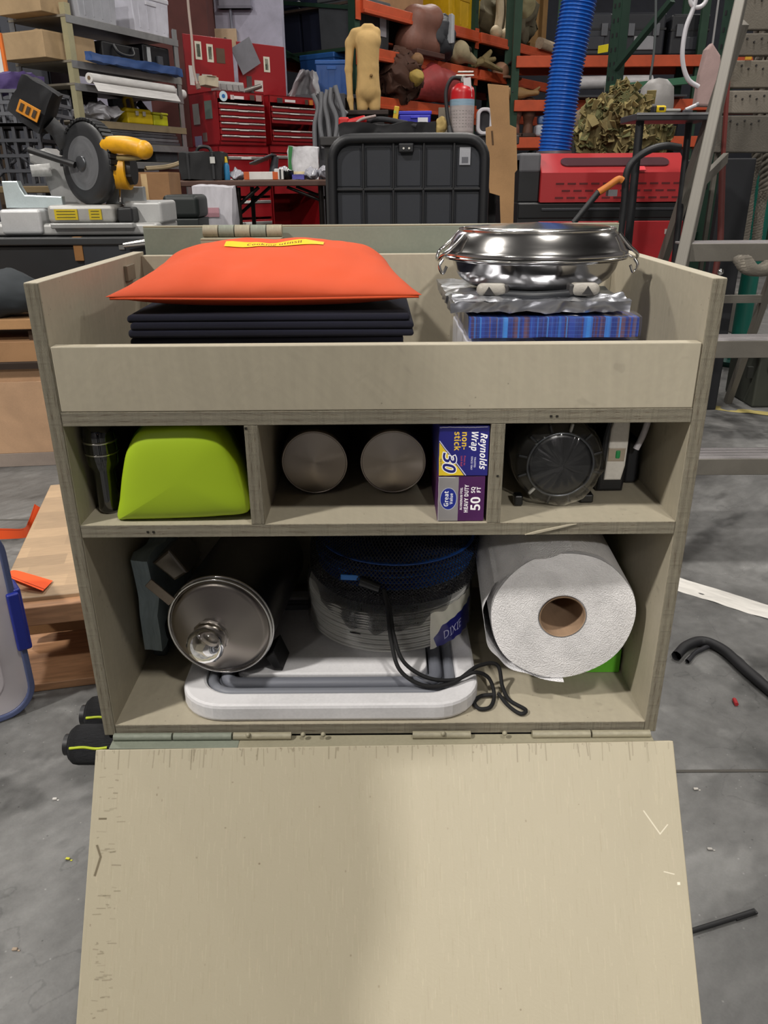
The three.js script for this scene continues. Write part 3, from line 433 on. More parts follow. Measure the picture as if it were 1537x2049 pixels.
{   // mesh bag of blue plates
  const bz = plZ - .004, by = YB + .092;
  const t = thing('mesh_bag', 'black drawstring mesh bag of blue dishes on the paper plates', 'bag', [plX + .006, by, bz]);
  const blue = mm(0x2a6cc8, .45); for (let k = 0; k < 5; k++) loc('dish', lathe([[0, 0], [.062, 0], [.08, .008], [.0965, .012], [.0968, .014], [.079, .0105], [.062, .003], [0, .003]], 56, .003 * Math.sin(k * 2), .008 + k * .009, .002 * k), k > 2 ? mm(0x1f4f9c, .5) : blue, t);
  loc('bowl', lathe([[0, 0], [.05, .001], [.066, .016], [.072, .03], [.0735, .03], [.067, .014], [.05, .0], [0, -.001]].map(p => [p[0], p[1] + .056]), 48), mm(0x20242e, .5), t);
  const tm = dtex(64, (u, v, x, y) => { const a = ((x + y) % 16) < 5 || ((x - y + 64) % 16) < 5; return a ? 255 : 0; }, false);
  const am = rep(tm, 1); am.repeat.set(34, 8);
  const mesh = new THREE.MeshStandardMaterial({ color: 0x0c0d13, roughness: .8, alphaMap: am, transparent: true, alphaTest: .5, side: THREE.DoubleSide });
  const prof = [[.03, -.0005], [.095, -.001], [.106, .012], [.1075, .028], [.104, .05], [.092, .07], [.07, .09], [.05, .105], [.03, .112]];
  const c = new THREE.CatmullRomCurve3(prof.map(p => new THREE.Vector3(p[0], p[1], 0)));
  loc('mesh_shell', grid(90, 30, (u, v) => { const p = c.getPoint(v), a = u * 6.2832, k = 1 + .03 * fbm(Math.cos(a) * 3, v * 4, Math.sin(a) * 3, 3) + .02 * Math.sin(a * 9) * v; return [Math.sin(a) * p.x * k, p.y + .006 * Math.sin(a * 3 + 1) * v, Math.cos(a) * p.x * k]; }), mesh, t);
  const mesh2 = mesh.clone(); const am2 = tm.clone(); am2.needsUpdate = true; am2.repeat.set(40, 6); mesh2.alphaMap = am2;
  loc('mesh_hem', grid(80, 8, (u, v) => { const a = -1.35 + 2.3 * u, r = .109 + .003 * Math.sin(u * 40), dip = .05 * Math.pow(Math.sin(Math.PI * Math.min(1, u * 1.05)), .8); return [Math.sin(a) * r, .016 - (dip + .003 * Math.sin(u * 55)) * v + .004, Math.cos(a) * r]; }), mesh2, t);
  loc('blue_tag', bx(.022, .007, .002, 0, 0, 0, .001).rotateZ(-.06).translate(-.0525, .037, .0955), mm(0x2f78c8, .5), t);
  loc('cord_lock', rod([-.04, .034, .098], [-.018, .028, .105], .0065, .0055, 16), mm(0x101114, .35), t);
  loc('drawstring', merge([tube([[-.014, .03, .11], [-.008, .012, .115], [-.003, -.02, .127], [.008, -.045, .145], [.035, -.06, .155], [.066, -.0645, .153], [.09, -.06, .145], [.106, -.07, .142], [.112, -.0865, .15], [.104, -.0885, .172], [.092, -.0885, .174], [.088, -.0885, .163], [.096, -.088, .152], [.112, -.087, .15]], .0023, 130, 8),
    tube([[-.014, .03, .111], [-.01, .01, .117], [-.006, -.025, .131], [.004, -.05, .155], [.03, -.0645, .163], [.062, -.0655, .158], [.095, -.058, .135], [.118, -.064, .125], [.123, -.084, .14], [.128, -.0885, .158], [.144, -.0885, .178], [.138, -.0885, .184], [.126, -.0885, .17], [.117, -.086, .15]], .0023, 130, 8)]), mm(0x0b0b0d, .8), t);
}
{
  const t = thing('spare_bowl', 'pale bowl base showing just under the middle shelf', 'bowl', [.02, .6, -.82]);
  part('bowl', lathe([[0, 0], [.045, .0005], [.058, .006], [.065, .018], [.063, .018], [.056, .008], [.04, .003], [0, .003]], 48, 0.0221, .6085, -.83), mm(0xb4aca0, .6), t);
}
{   // paper towel roll
  const c = [0.1926,0.5098,-0.735], r = .0785, y = YB + .034 + r;
  const t = thing('paper_towel_roll', 'white paper towel roll lying on a green box', 'paper towel', [c[0], YB + .034, -.86]);
  const pap = mat(0xe6e4e4, .95, 0, { bumpMap: rep(tBump, 10), bumpScale: .001 });
  const wob = (a) => 1 + .006 * Math.sin(a * 3 + 1) + .006 * Math.sin(a * 7);
  const Lz = .245, rc = .0245, g0 = new THREE.Group(); g0.name = 'roll'; g0.position.set(0, r, .128); g0.rotation.y = -.035; t.add(g0);
  loc('sheets', grid(120, 5, (u, v) => { const a = u * 6.2832, k = Math.round(v * 5), q = [[rc, -Lz], [r * .995, -Lz], [r, -.006], [r * .985, 0], [rc + .002, -.001], [rc, -.003]][k], rr_ = q[0] * (k > 0 && k < 4 ? wob(a) : 1); return [Math.cos(a) * rr_, Math.sin(a) * rr_, q[1]]; }), pap, g0);
  loc('cardboard_core', grid(48, 3, (u, v) => { const a = -u * 6.2832, k = Math.round(v * 3), q = [[rc + .0004, -.0005], [rc - .0012, -.0005], [rc - .0012, -Lz], [rc + .0004, -Lz]][k]; return [Math.cos(a) * q[0], Math.sin(a) * q[0], q[1]]; }), mm(0x9d8167, .85), g0);
  loc('loose_sheet', grid(90, 10, (u, v) => { const a = 1.5 + u * 3.3, lift = .0012 + .0065 * Math.pow(Math.sin(Math.PI * Math.min(1, u)), 2) * (a > 2.6 ? 1 : .5), R = r * wob(a) + lift * (0.35 + .65 * v) + .0012 * Math.sin(a * 13); return [Math.cos(a) * R, Math.sin(a) * R, -Lz + (Lz + .004 + .004 * Math.sin(a * 4) + .002 * Math.sin(a * 11)) * v]; }), new THREE.MeshStandardMaterial({ color: 0xe9e8ea, roughness: .95, side: THREE.DoubleSide, bumpMap: rep(tBump, 8), bumpScale: .002 }), g0);
  const b = thing('green_box', 'bright green carton with a blue corner under the paper towels', 'carton', [.18, YB + .0005, -.87]);
  const bxx = [0.1864, 0.2824];
  part('carton', lim(bxx[0], bxx[1], YB + .0006, YB + .0335, -.96, -.79, .001), mm(0x5fb02a, .5), b); part('blue_print', lim(bxx[0] + .04, bxx[0] + .072, YB + .022, YB + .0332, -.7902, -.7895), mm(0x2f8fc0, .5), b);
}
// ---------- background builders ----------
const fr = (name, label, cat, b, group, ry = 0) => { const t = thing(name, label, cat, [b[0], b[1], b[2]], ry, group); t.w = b[3]; t.h = b[4]; return t; };
const onp = (name, label, cat, P, b, back = 0, group) => { const nx = -P[3], nz = P[2]; const t = thing(name, label, cat, [P[0] + P[2] * b[0] - nx * back, b[1], P[1] + P[3] * b[0] - nz * back], Math.atan2(-P[3], P[2]), group); t.w = b[2]; t.h = b[3]; return t; };
const ROT = (P) => Math.atan2(-P[3], P[2]);
const mCard = mat(0xa88560, .9), mCard2 = mat(0xb59a76, .9), mBlk = mm(0x17181b, .5), mGalv = mm(0xa9aaac, .4, .7), mRed = phys(0x8e141b, { roughness: .38, clearcoat: .3 }), mTape = mm(0xc7a97d, .4);
function tote(t, w, h, d, m, lm = m, ribs = 4) {
  const b = loc('body', ex([[-w / 2 * .92, 0], [w / 2 * .92, 0], [w / 2, h * .86], [-w / 2, h * .86]], d, .006).translate(0, 0, -d), m, t);
  const l = loc('lid', bx(w * 1.05, h * .13, d * 1.05, 0, h * .925, -d / 2, h * .03), lm, t);
  for (let k = 0; k < ribs; k++) loc('rib', bx(w * .03, h * .62, .008, (k + .5 - ribs / 2) * w * .86 / ribs, h * .42, .004, .002), m, b);
  loc('handle', bx(w * .3, h * .09, .012, 0, h * .76, .006, .003), lm, b); return t;
}
function carton(t, w, h, d, m = mCard) {
  const b = loc('body', bx(w, h, d, 0, h / 2, -d / 2, .004), m, t); loc('flap', bx(w * .99, .005, d * .49, 0, h + .002, -d * .25), m, t); loc('flap', bx(w * .99, .005, d * .49, 0, h + .002, -d * .75), m, t);
  loc('tape', bx(w * .12, h * .35, .0015, 0, h * .82, .0008), mTape, b); return t;
}
// ---------- steel shelving on the left ----------
{
  const P = [-1.8499,-5.4,0.4178,-0.9085,0.9906], W = P[4], D = .46;
  const t = thing('steel_shelving', 'silver steel shelving unit crowded with boxes behind the mitre saw', 'shelving', [P[0], 0, P[1]], ROT(P));
  const ys = [[0.0565,1.8698][1], [0.0464,1.6343][1], [0.0703,1.5132][1], [0.097,1.316][1], [0.1238,1.1917][1], [0.1686,1.0819][1], .35, .06];
  for (const x of [0, W]) for (const z of [0, -D]) { const p = loc('post', merge([bx(.045, ys[0] + .06, .004, x, (ys[0] + .06) / 2, z), bx(.004, ys[0] + .06, .04, x + (x ? .02 : -.02), (ys[0] + .06) / 2, z + (z ? .02 : -.02))]), x === 0 && z === 0 ? mm(0xb8b28f, .5, .4) : mGalv, t); }
  ys.forEach((y, i) => { const s = loc('shelf', bx(W + .05, .012, D, W / 2, y - .006, -D / 2), mm(0x8d8678, .6, .2), t); loc('shelf_lip', bx(W + .05, .04, .006, W / 2, y - .022, .003), i === 3 ? mm(0x8a7a5e, .8) : mGalv, s); });
  const Y = (i) => ys[i] + .001;
  const put = (name, label, cat, b, i, fn, back = .03) => { const o = onp(name, label, cat, P, [b[0], Y(i), b[2], b[3]], back); fn(o, b[2], b[3]); return o; };
  put('cardboard_box', 'cardboard box at the left end of the shelving top', 'box', [-0.0332,1.8437,0.2232,0.1445], 0, (o, w, h) => carton(o, w, h, .34, mCard2), .06);
  put('storage_tote', 'frosted plastic tote in the middle of the shelving top', 'tote', [0.2822,1.8943,0.3618,0.1999], 0, (o, w, h) => tote(o, w * .95, h, .36, mm(0xaeb0b8, .3), mm(0xc7c8cf, .4)));
  put('storage_tote', 'white plastic tote at the right end of the shelving top', 'tote', [0.7914,1.9523,0.3928,0.2331], 0, (o, w, h) => tote(o, w * .95, h, .36, mm(0xd0d0dc, .4), mm(0xd9d9e2, .4)));
  put('cardboard_box', 'open tan cardboard box sticking out of the upper shelf', 'box', [0.0473,1.6581,0.4409,0.15], 1, (o, w, h) => { carton(o, w * .96, h * .92, .36, mCard2); loc('raised_flap', bx(w * .5, .005, .16, -w * .22, h * 1.0, -.1).rotateX(-.15), mCard2, o); }, .06);
  put('tool_case', 'black tool case in the middle of the upper shelf', 'case', [0.4674,1.6954,0.3533,0.1434], 1, (o, w, h) => { loc('shell', bx(w, h, .3, 0, h / 2, -.15, .012), mBlk, o); loc('handle', tube([[-w * .25, h * .9, .01], [-w * .2, h * .6, .03], [w * .2, h * .6, .03], [w * .25, h * .9, .01]], .01), mm(0x2a2b2e, .4), o); loc('label', bx(w * .25, h * .16, .003, w * .1, h * .35, .002), mm(0x8a6a4a, .6), o); });
  put('tool_case', 'black upright case with silver stripe at the right of the upper shelf', 'case', [0.8145,1.7345,0.2758,0.1748], 1, (o, w, h) => { loc('shell', bx(w, h, .3, 0, h / 2, -.15, .012), mm(0x1a1b20, .35), o); loc('silver_stripe', bx(w * .12, h * .8, .006, -w * .32, h * .5, .004), mm(0xb4b7ba, .4), o); loc('buckle', bx(w * .18, h * .4, .02, w * .05, h * .45, .01, .004), mm(0x4a4c52, .4), o); });
  put('folded_sheet', 'blue folded plastic sheet along the front of the upper shelf', 'sheet', [0.5087,1.6757,0.8671,0.0464], 2, (o, w, h) => { o.position.y = ys[1] + .0; loc('sheet', jitter(bigBox(-w / 2, w / 2, .0, h, -.02, .04, 30), .02, 8, 3), mm(0x35548c, .5), o); }, -.04);
  put('paper_roll', 'white paper roll lying across the third shelf', 'paper roll', [0.4601,1.551,0.7995,0.0584], 2, (o, w, h) => { loc('roll', cy(h / 2, h / 2, w, 0, h / 2, 0, 'x', 28), mm(0xdcdad8, .8), o); loc('core', cy(h * .2, h * .2, w + .004, 0, h / 2, 0, 'x', 16), mm(0x77604a, .9), o); loc('loose_end', grid(12, 6, (u, v) => [w * (u - .5), h * .1 - .05 * v, h * .5 + .03 * v]), mm(0xd5d3d1, .8), o); }, -.04);
  put('paper_roll', 'short white roll poking past the right post of the shelving', 'paper roll', [1.0079,1.5584,0.2458,0.0638], 2, (o, w, h) => { loc('roll', cy(h / 2, h / 2, w * 1.2, 0, h / 2, 0, 'x', 24), mm(0xe0dedd, .8), o); loc('core', cy(h * .2, h * .2, w * 1.2 + .004, 0, h / 2, 0, 'x', 16), mm(0x8a735a, .9), o); }, .1);
  put('plastic_bag_bundle', 'bundle of clear plastic bags left on the plank shelf', 'bag', [0.2513,1.3296,0.3395,0.0929], 3, (o, w, h) => loc('bag', jitter(new THREE.SphereGeometry(1, 36, 24).scale(w / 2, h * .52, .13).translate(0, h * .5, -.1), .09, 12, 4), phys(0xc9c9cf, { roughness: .25, transmission: .3 }), o));
  put('dark_bin', 'dark grey bin at the back of the plank shelf', 'bin', [0.2829,1.3368,0.2586,0.1855], 3, (o, w, h) => tote(o, w, h, .2, mm(0x3b3d44, .6), mm(0x2c2d33, .6)), .24);
  put('yellow_toolbox', 'larger yellow toolbox with raised handle on the plank shelf', 'toolbox', [0.5774,1.3484,0.2543,0.0977], 3, (o, w, h) => { loc('case', bx(w, h * .72, .2, 0, h * .36, -.1, .012), mm(0xd8bb10, .45), o); loc('lid', bx(w * .98, h * .3, .19, 0, h * .84, -.1, .02), mm(0xdcc01c, .45), o); loc('handle', tube([[-w * .1, h, -.1], [-w * .12, h * 1.6, -.1], [w * .12, h * 1.75, -.1], [w * .2, h * 1.05, -.1]], .012), mm(0xd2b510, .45), o); for (const s of [-.16, .12]) loc('latch', bx(w * .1, h * .3, .012, w * s, h * .66, .005, .003), mm(0xd7d7d2, .3, .6), o); });
  put('yellow_toolbox', 'smaller yellow-green toolbox at the right of the plank shelf', 'toolbox', [0.7892,1.3575,0.152,0.0852], 3, (o, w, h) => { loc('case', bx(w, h * .8, .18, 0, h * .4, -.09, .01), mm(0xc0c01a, .45), o); loc('lid', bx(w * 1.04, h * .2, .19, 0, h * .9, -.09, .01), mm(0xcbca28, .45), o); loc('latch', bx(w * .14, h * .3, .01, 0, h * .72, .004, .002), mm(0x8f8d30, .4), o); });
  put('ring_binder', 'pale blue papers leaning behind the yellow toolboxes', 'papers', [0.7248,1.3626,0.1697,0.1801], 3, (o, w, h) => loc('sheets', bx(w, h, .05, 0, h / 2, -.02, .004).rotateZ(.12), mm(0x8c9cae, .7), o), .3);
  put('spray_gun', 'dark air tool hanging at the right of the plank shelf', 'tool', [0.836,1.3692,0.1426,0.1643], 3, (o, w, h) => { loc('barrel', rod([-w * .4, h * .9, -.1], [w * .5, h * .35, -.1], .025, .018), mm(0x33353a, .4, .5), o); loc('grip', rod([0, h * .6, -.1], [-w * .1, 0, -.1], .02, .022), mBlk, o); }, .1);
  for (let k = 0; k < 4; k++) put('metal_bar', ['lowest flat metal bar on the shelf below the toolboxes', 'second flat metal bar from the bottom below the toolboxes', 'third flat metal bar from the bottom below the toolboxes', 'topmost flat metal bar below the toolboxes'][k], 'bar', [0.5257,1.2171,0.8276,0.0369], 4, (o, w, h) => { o.position.y += k * .022; loc('bar', bx(w * (1 - .03 * k), .018, .05, 0, .009, -.03, .002), mm(k % 2 ? 0x9a9ca2 : 0x74767c, .35, .7), o); loc('end_face', bx(.004, .018, .05, w * (1 - .03 * k) / 2, .009, -.03), mm(0x5b5c60, .4, .6), o); }, .0);
  put('dark_bin', 'dark plastic bin at the right under the metal bars', 'bin', [0.8058,1.0991,0.2554,0.0977], 5, (o, w, h) => tote(o, w, h, .3, mm(0x3c4046, .5), mm(0x2a2d32, .5)));
  put('dark_bin', 'dark plastic bin at the left under the metal bars', 'bin', [0.3581,1.0909,0.3676,0.0912], 5, (o, w, h) => tote(o, w, h, .3, mm(0x2a2c33, .5), mm(0x222429, .5)), .1);
  const o = onp('wood_strip', 'bent pale wooden strip below the mitre saw handle', 'strip', P, [0.6243,1.0321,0.4754,0.0639], -.12); loc('strip', tube([[-o.w / 2, 0.0, 0], [0, o.h * .25, 0], [o.w / 2, o.h, 0]], .012, 20, 6), mm(0x9c8a6c, .8), o); loc('edge_band', tube([[-o.w / 2, 0.014, 0], [0, o.h * .25 + .014, 0], [o.w / 2, o.h + .014, 0]], .006, 20, 6), mm(0xb5a587, .8), o);
}
{ const o = fr('cardboard_box', 'brown cardboard box low behind the mitre saw motor', 'box', [-1.2888,0.6828,-4.6,0.241,0.316]); o.position.y = 0; carton(o, .27, 0.9989, .26, mat(0x8f6b49, .9)); }
tote(fr('dark_bin', 'dark green lidded bin beside the folding table leg', 'bin', [-1.0578, 0, -4.4, .2, 1]), .18, 0.8999, .25, mm(0x252b2a, .5), mm(0x1e2423, .5));
// locker column and clutter at the far left
{
  const t = fr('dark_locker', 'tall dark grey locker behind the crates', 'locker', [-2.4723,0.6135,-5.9,0.4424,1.5835]); const h = [-2.3062,2.2498,-5.9][1] - .02, w = .56; t.position.y = 0;
  loc('body', bx(w, h, .4, 0, h / 2, -.2, .01), mm(0x34363e, .6), t); for (const s of [-1, 1]) { const d = loc('door', bx(w * .47, h * .96, .015, s * w * .245, h / 2, .008, .004), mm(0x3d4049, .55), t); loc('handle', bx(.015, .12, .02, s * .03, h * .5, .018, .004), mm(0x77797f, .4, .6), d); for (let k = 0; k < 5; k++) loc('vent_slot', bx(w * .28, .008, .004, s * w * .245, h * .86 + k * .022, .0165), mBlk, d); }
  const s = fr('orange_sign', 'orange and white upright sign at the far left edge', 'sign', [-1.8717,1.4454,-4.4,0.0587,0.1787]); loc('panel', bx(s.w, s.h, .02, 0, s.h / 2, 0, .003), mm(0xe0701a, .6), s); loc('white_strip', bx(s.w * .4, s.h * .9, .004, s.w * .05, s.h * .45, .011), mm(0xd9d6d0, .6), s);
  const rail = fr('sign_post', 'dark wooden post carrying the orange sign', 'post', [-1.9614,0.6996,-4.4,0.0512,0.7458]); rail.position.y = 0; loc('post', bx(.05, 1.4453, .05, 0, 1.4453 / 2, 0, .003), mm(0x453523, .8), rail); loc('foot', bx(.3, .05, .3, 0, .025, 0, .005), mm(0x3a2d1e, .8), rail);
}
// lattice crates with a purple cloth
const crate = (name, label, b, nx, ny, m, D) => { const t = fr(name, label, 'crate', b), w = b[3], h = b[4]; const bw = .014; for (const z of [0, -D]) { for (let i = 0; i <= nx; i++) loc('upright', bx(bw, h, bw, -w / 2 + w * i / nx, h / 2, z), m, t); for (let j = 0; j <= ny; j++) loc('rail', bx(w, bw, bw, 0, h * j / ny, z + .002), m, t); } for (const x of [-w / 2, w / 2]) for (let j = 0; j <= ny; j++) loc('side_rail', bx(bw, bw, D, x, h * j / ny, -D / 2), m, t); loc('base', bx(w, .01, D, 0, .005, -D / 2), m, t); return t; };
crate('plastic_crate', 'grey lattice plastic crate on top at the far left', [-1.6606,1.1924,-3.9,0.3376,0.1345], 7, 3, mm(0x5b5d63, .6), .3);
{ const t = crate('plastic_crate', 'black lattice crate below the grey crate', [-1.7071,0.9406,-3.9,0.3267,0.2519], 6, 4, mm(0x3a3c42, .6), .3); const b = [-1.7071,0.9406,-3.9,0.3267,0.2519]; for (const s of [-1, 1]) loc('cross_wire', rod([-b[3] * .45, s > 0 ? .02 : b[4] * .95, -.15], [b[3] * .45, s > 0 ? b[4] * .95 : .02, -.15], .008), mm(0x55575d, .5), t); }
{ const b = [-1.7553,0.75,-3.9,0.3254,0.1907]; const t = thing('crate_trolley', 'dark trolley carrying the lattice crates', 'trolley', [b[0], 0, -4.05]); const y = 0.9407; loc('deck', bx(.5, .03, .4, 0, y - .016, 0, .005), mm(0x6b5a3c, .7), t); for (const [x, z] of [[-.22, -.15], [.22, -.15], [-.22, .15], [.22, .15]]) loc('leg', bx(.03, y - .03, .03, x, (y - .03) / 2, z), mBlk, t); }
{ const b = [-1.6749,1.3307,-3.98,0.2062,0.075]; const t = fr('purple_cloth', 'purple cloth lying on top of the grey lattice crate', 'cloth', b); loc('cloth', jitter(bigBox(-b[3] / 2, b[3] / 2, .004, b[4], -.16, .03, 24), .03, 9, 3), mat(0x4a3a6c, .9), t); loc('hem', jitter(lim(-b[3] / 2, b[3] / 2, .003, .012, .026, .036, .003), .006, 14), mat(0x3f315e, .9), t); }
// ---------- mitre saw on its black cabinet ----------
{
  const D = 2.4, topY = 0.8119;
  const cabY = .95 + 1.3 * (topY - .95) - .001;
  const c = thing('jobsite_cabinet', 'black steel jobsite cabinet with a chrome latch under the mitre saw', 'cabinet', [-1.2, 0, -3.3]);
  const x0 = -1.6558, x1 = -0.8444;
  part('body', lim(x0, x1, .02, cabY - .03, -3.6, -3.04, .008), mm(0x1b1d20, .5), c); part('top', lim(x0 - .01, x1 + .01, cabY - .03, cabY - .002, -3.62, -3.02, .006), mm(0x2a2c2e, .5), c);
  const y1 = 0.7404; part('drawer_front', lim(-1.1065, x1 - .01, 0.6163, y1 + .012, -3.045, -3.03, .003), mm(0x2b2e33, .45), c);
  part('wood_corner', lim(-1.1378, -1.1046, 0.6848, 0.7688, -3.046, -3.026, .002), mm(0x8c6132, .7), c);
  const l = part('latch_plate', lim(-0.97, -0.948, 0.7232, 0.7649, -3.032, -3.024, .002), mm(0xa9a9a6, .3, .8), c); part('latch_handle', rod([-0.9419,0.7402,-3], [-0.8494,0.7516,-3], .009, .014, 16), mSteel, l);
  for (const x of [x0 + .05, x1 - .05]) part('foot', lim(x - .02, x + .02, 0, .02, -3.12, -3.08), mBlk, c);
  const s = thing('mitre_saw', 'yellow and grey sliding mitre saw with black dust bag', 'saw', [-.95, topY, -2.45]);
  const cast = mm(0xb9b9b7, .45, .2), yel = mm(0xe0a312, .45), blk = mm(0x1d1e20, .5), z = -2.4;
  const tb = [-0.8643,0.8145,-2.4,0.4754,0.0649];
  part('base', lim(-1.1584, -0.6432, topY, 0.8445, -2.62, -2.37, .01), cast, s);
  part('base_rail', lim(-0.9374, -0.7031, 0.8193 + .012, 0.8461, -2.37, -2.345, .004), mm(0x9a9b9a, .4, .3), s);
  part('table_front', lim(-0.9467, -0.7559, 0.8454, 0.8933, -2.5, -2.36, .012), mm(0xa9a8a4, .45, .2), s);
  part('table_wing', lim(-1.0838, -0.9662, 0.8156, 0.8832, -2.55, -2.36, .01), mm(0xc2c3c4, .45, .2), s);
  part('table_wing', lim(-0.7474, -0.6374, 0.8383, 0.9012, -2.6, -2.42, .01), mm(0xb9bab9, .45, .2), s);
  for (const [a, b] of [[-0.9244, -0.8597], [-0.8273, -0.7921]]) { const q = part('yellow_label', lim(a, b, 0.8546, 0.8823, -2.362, -2.3565), mm(0xc9b11c, .5), s); for (let k = 0; k < 3; k++) part('print_line', lim(a + .006, b - .006, 0.8599 + k * .008, 0.8599 + k * .008 + .0022, -2.358, -2.356), mm(0x54501c, .6), q); }
  part('scale_grip', jitter(lim(-0.7499, -0.7045, 0.845, 0.8874, -2.42, -2.36, .008), .004, 40), blk, s);
  part('fence', ex([[0, 0], [.165, 0], [.165, .03], [.06, .035], [.05, .055], [.045, .072], [.0, .072]], .02, .003).translate(-1.0847, 0.8852, -2.44), mm(0xc9d6d8, .35, .3), s);
  part('fence', ex([[0, 0], [.115, 0], [.115, .046], [.02, .046]], .02, .003).translate(-0.8064, 0.8935, -2.47), mm(0xa7abad, .35, .3), s);
  // pivot arm, motor head, guard
  part('pivot_arm', jitter(ex([[.02, 0], [.1, 0], [.075, .11], [.02, .155], [-.03, .14], [-.03, .115], [0, .1]], .09, .008).translate(-1.008, 0.8911, -2.62), .003, 20), mm(0x9c9c9b, .45, .3), s);
  part('motor_head', ex([[-.02, -.01], [.05, -.02], [.06, .05], [.045, .13], [-.01, .14], [-.06, .1], [-.05, .03]], .1, .012).translate(-0.9041, 0.9181, -2.7), yel, s);
  const gc = [-0.8261,1,-2.42];
  const disc = (n, prof, m, p) => { const g = lathe(prof, 56); g.rotateZ(-Math.PI / 2); g.rotateY(.95); g.rotateZ(-.1); g.translate(gc[0], gc[1], gc[2]); return part(n, g, m, p); };
  const gd = disc('blade_guard', [[0, -.022], [.085, -.022], [.106, -.016], [.112, 0], [.106, .016], [.085, .022], [0, .022]], mm(0x2e2f31, .4), s);
  disc('guard_disc', [[.07, -.0225], [.06, -.0245], [.035, -.026], [0, -.026]], mm(0x8d8f92, .3, .6), gd); disc('blade_arbor', [[.02, -.026], [.018, -.034], [0, -.034]], mm(0x55575a, .35, .6), gd);
  for (let k = 0; k < 26; k++) { const a = -1.6 + k * .13; const g = bx(.036, .008, .012, 0, 0, 0, .002); g.rotateX(0); g.translate(0, 0, 0); const m = new THREE.Matrix4().makeRotationX(-a).multiply(new THREE.Matrix4().makeTranslation(0, .113, 0)); g.applyMatrix4(m); g.rotateY(.95); g.rotateZ(-.1); g.translate(gc[0], gc[1], gc[2]); part('guard_rib', g, blk, gd); }
  part('handle', tube([[-0.7824,1.0401,-2.4], [-0.7368,1.0459,-2.36], [-0.6778,1.0419,-2.33], [-0.6411,1.0315,-2.32]], .0225, 30, 14), yel, s); part('handle_end', new THREE.SphereGeometry(.024, 20, 14).translate(...[-0.6411,1.0315,-2.32]), yel, s);
  part('handle_web', tube([[-0.7689,1.0144,-2.39], [-0.7208,1.0134,-2.36], [-0.6498,1.0171,-2.33], [-0.6364,1.0266,-2.32]], .008, 24, 10), mm(0x9c8c60, .5), s);
  part('motor_housing', cy(.046, .05, .05, ...[-0.7376,0.9811,-2.4], 'x', 28), yel, s); part('motor_cap', cy(.034, .038, .03, ...[-0.7119,0.9835,-2.4], 'x', 24), blk, s); for (let k = 0; k < 6; k++) part('cap_fin', bx(.026, .006, .006, ...[-0.7105,0.9835,-2.4]).translate(0, .036 * Math.cos(k), .036 * Math.sin(k)), mm(0x2b2c2e, .5), s);
  // dust bag
  const bag = part('dust_bag', jitter(bigBox(-.045, .045, -.054, .054, -.04, .04, 14).rotateZ(-.55).translate(...[-0.9633,1.1543,-2.45]), .016, 14, 2), mat(0x202124, .9), s);
  part('bag_label', bx(.06, .034, .004, 0, 0, 0, .001).rotateZ(-.5).translate(...[-0.9664,1.1331,-2.398]), mm(0xd58a1a, .5), bag);
  for (let k = 0; k < 3; k++) part('label_mark', bx(.009, .02, .003, -.02 + k * .018, 0, 0).rotateZ(-.5).translate(...[-0.9648,1.1328,-2.394]), mm(0x3a2a14, .6), bag);
  part('bag_neck', tube([[-0.9353,1.1066,-2.45], [-0.9186,1.0868,-2.46], [-0.9106,1.0641,-2.47], [-0.9126,1.0419,-2.5]], .022, 20, 14), mm(0x37383a, .6), s);
  part('slide_tube', rod([-0.9919,1.0371,-2.42], [-0.8617,0.9973,-2.4], .009), blk, s); part('clamp_screw', rod([-1.0209,0.9838,-2.48], [-0.9701,0.9864,-2.5], .016, .018), cast, s); part('vertical_clamp', rod([-0.749,0.8987,-2.4], [-0.7492,0.9421,-2.42], .004), mSteel, s);
  s.scale.setScalar(1.3); s.position.set(-1.235, .95 + 1.3 * (topY - .95), -3.185);   // a twelve-inch saw
}
// plywood crate below, and a dark sack
{
  const t = thing('plywood_crate', 'pale plywood crate with its lid propped open, left of the box', 'crate', [-1.62, 0, -2.79], .1); const ply = mat(0xb08d6c, .8), w = 1.05, d = .24, h = .66;
  const yA = 0.3619, h1 = yA;
  loc('body', bx(w, h1, d, 0, h1 / 2, 0, .004), ply, t); loc('front_panel', bx(w * .99, h1 * .72, .012, 0, h1 * .5, d / 2 + .006, .002), mat(0xb79474, .8), t); loc('base_board', bx(w, h1 * .14, .014, 0, h1 * .07, d / 2 + .006, .002), mat(0x8f8278, .8), t);
  loc('tray', bx(w * 1.0, .075, d, 0, h1 + .05, 0, .004), mat(0xa07a55, .8), t); loc('lid', bx(w * 1.02, .035, d * 1.02, 0, h1 + .145, 0, .004), mat(0xb48a5e, .8), t); for (const x of [-.4, .4]) loc('lid_prop', bx(.03, .04, .3, x, h1 + .108, -.05), mm(0x3b2a1c, .9), t); loc('foot_block', bx(w * .8, .02, .3, 0, h1 + .008, 0), mm(0x2c2018, .9), t);
  const sc = loc('washer_screw', cy(.012, .012, .004, w / 2 - .08, h1 * .955, d / 2 + .015, 'z', 20), mm(0xd8d6d2, .4), t); loc('screw_head', cy(.005, .005, .003, w / 2 - .08, h1 * .955, d / 2 + .018, 'z', 12), mm(0x4a4a4c, .4, .7), sc);
  const b = [-1.3102,0.5765,-2.8], k = thing('dark_sack', 'dark grey stuffed sack lying on the plywood crate', 'sack', [b[0], h1 + .164, -2.77]);
  loc('sack', jitter(new THREE.SphereGeometry(1, 40, 28).scale(.15, .075, .09).translate(0, .073, 0), .03, 8, 2), mat(0x2d3236, .85), k); loc('tie', jitter(new THREE.SphereGeometry(.02, 14, 10).translate(.13, .08, .02), .01, 30), mat(0x23282b, .85), k);
}
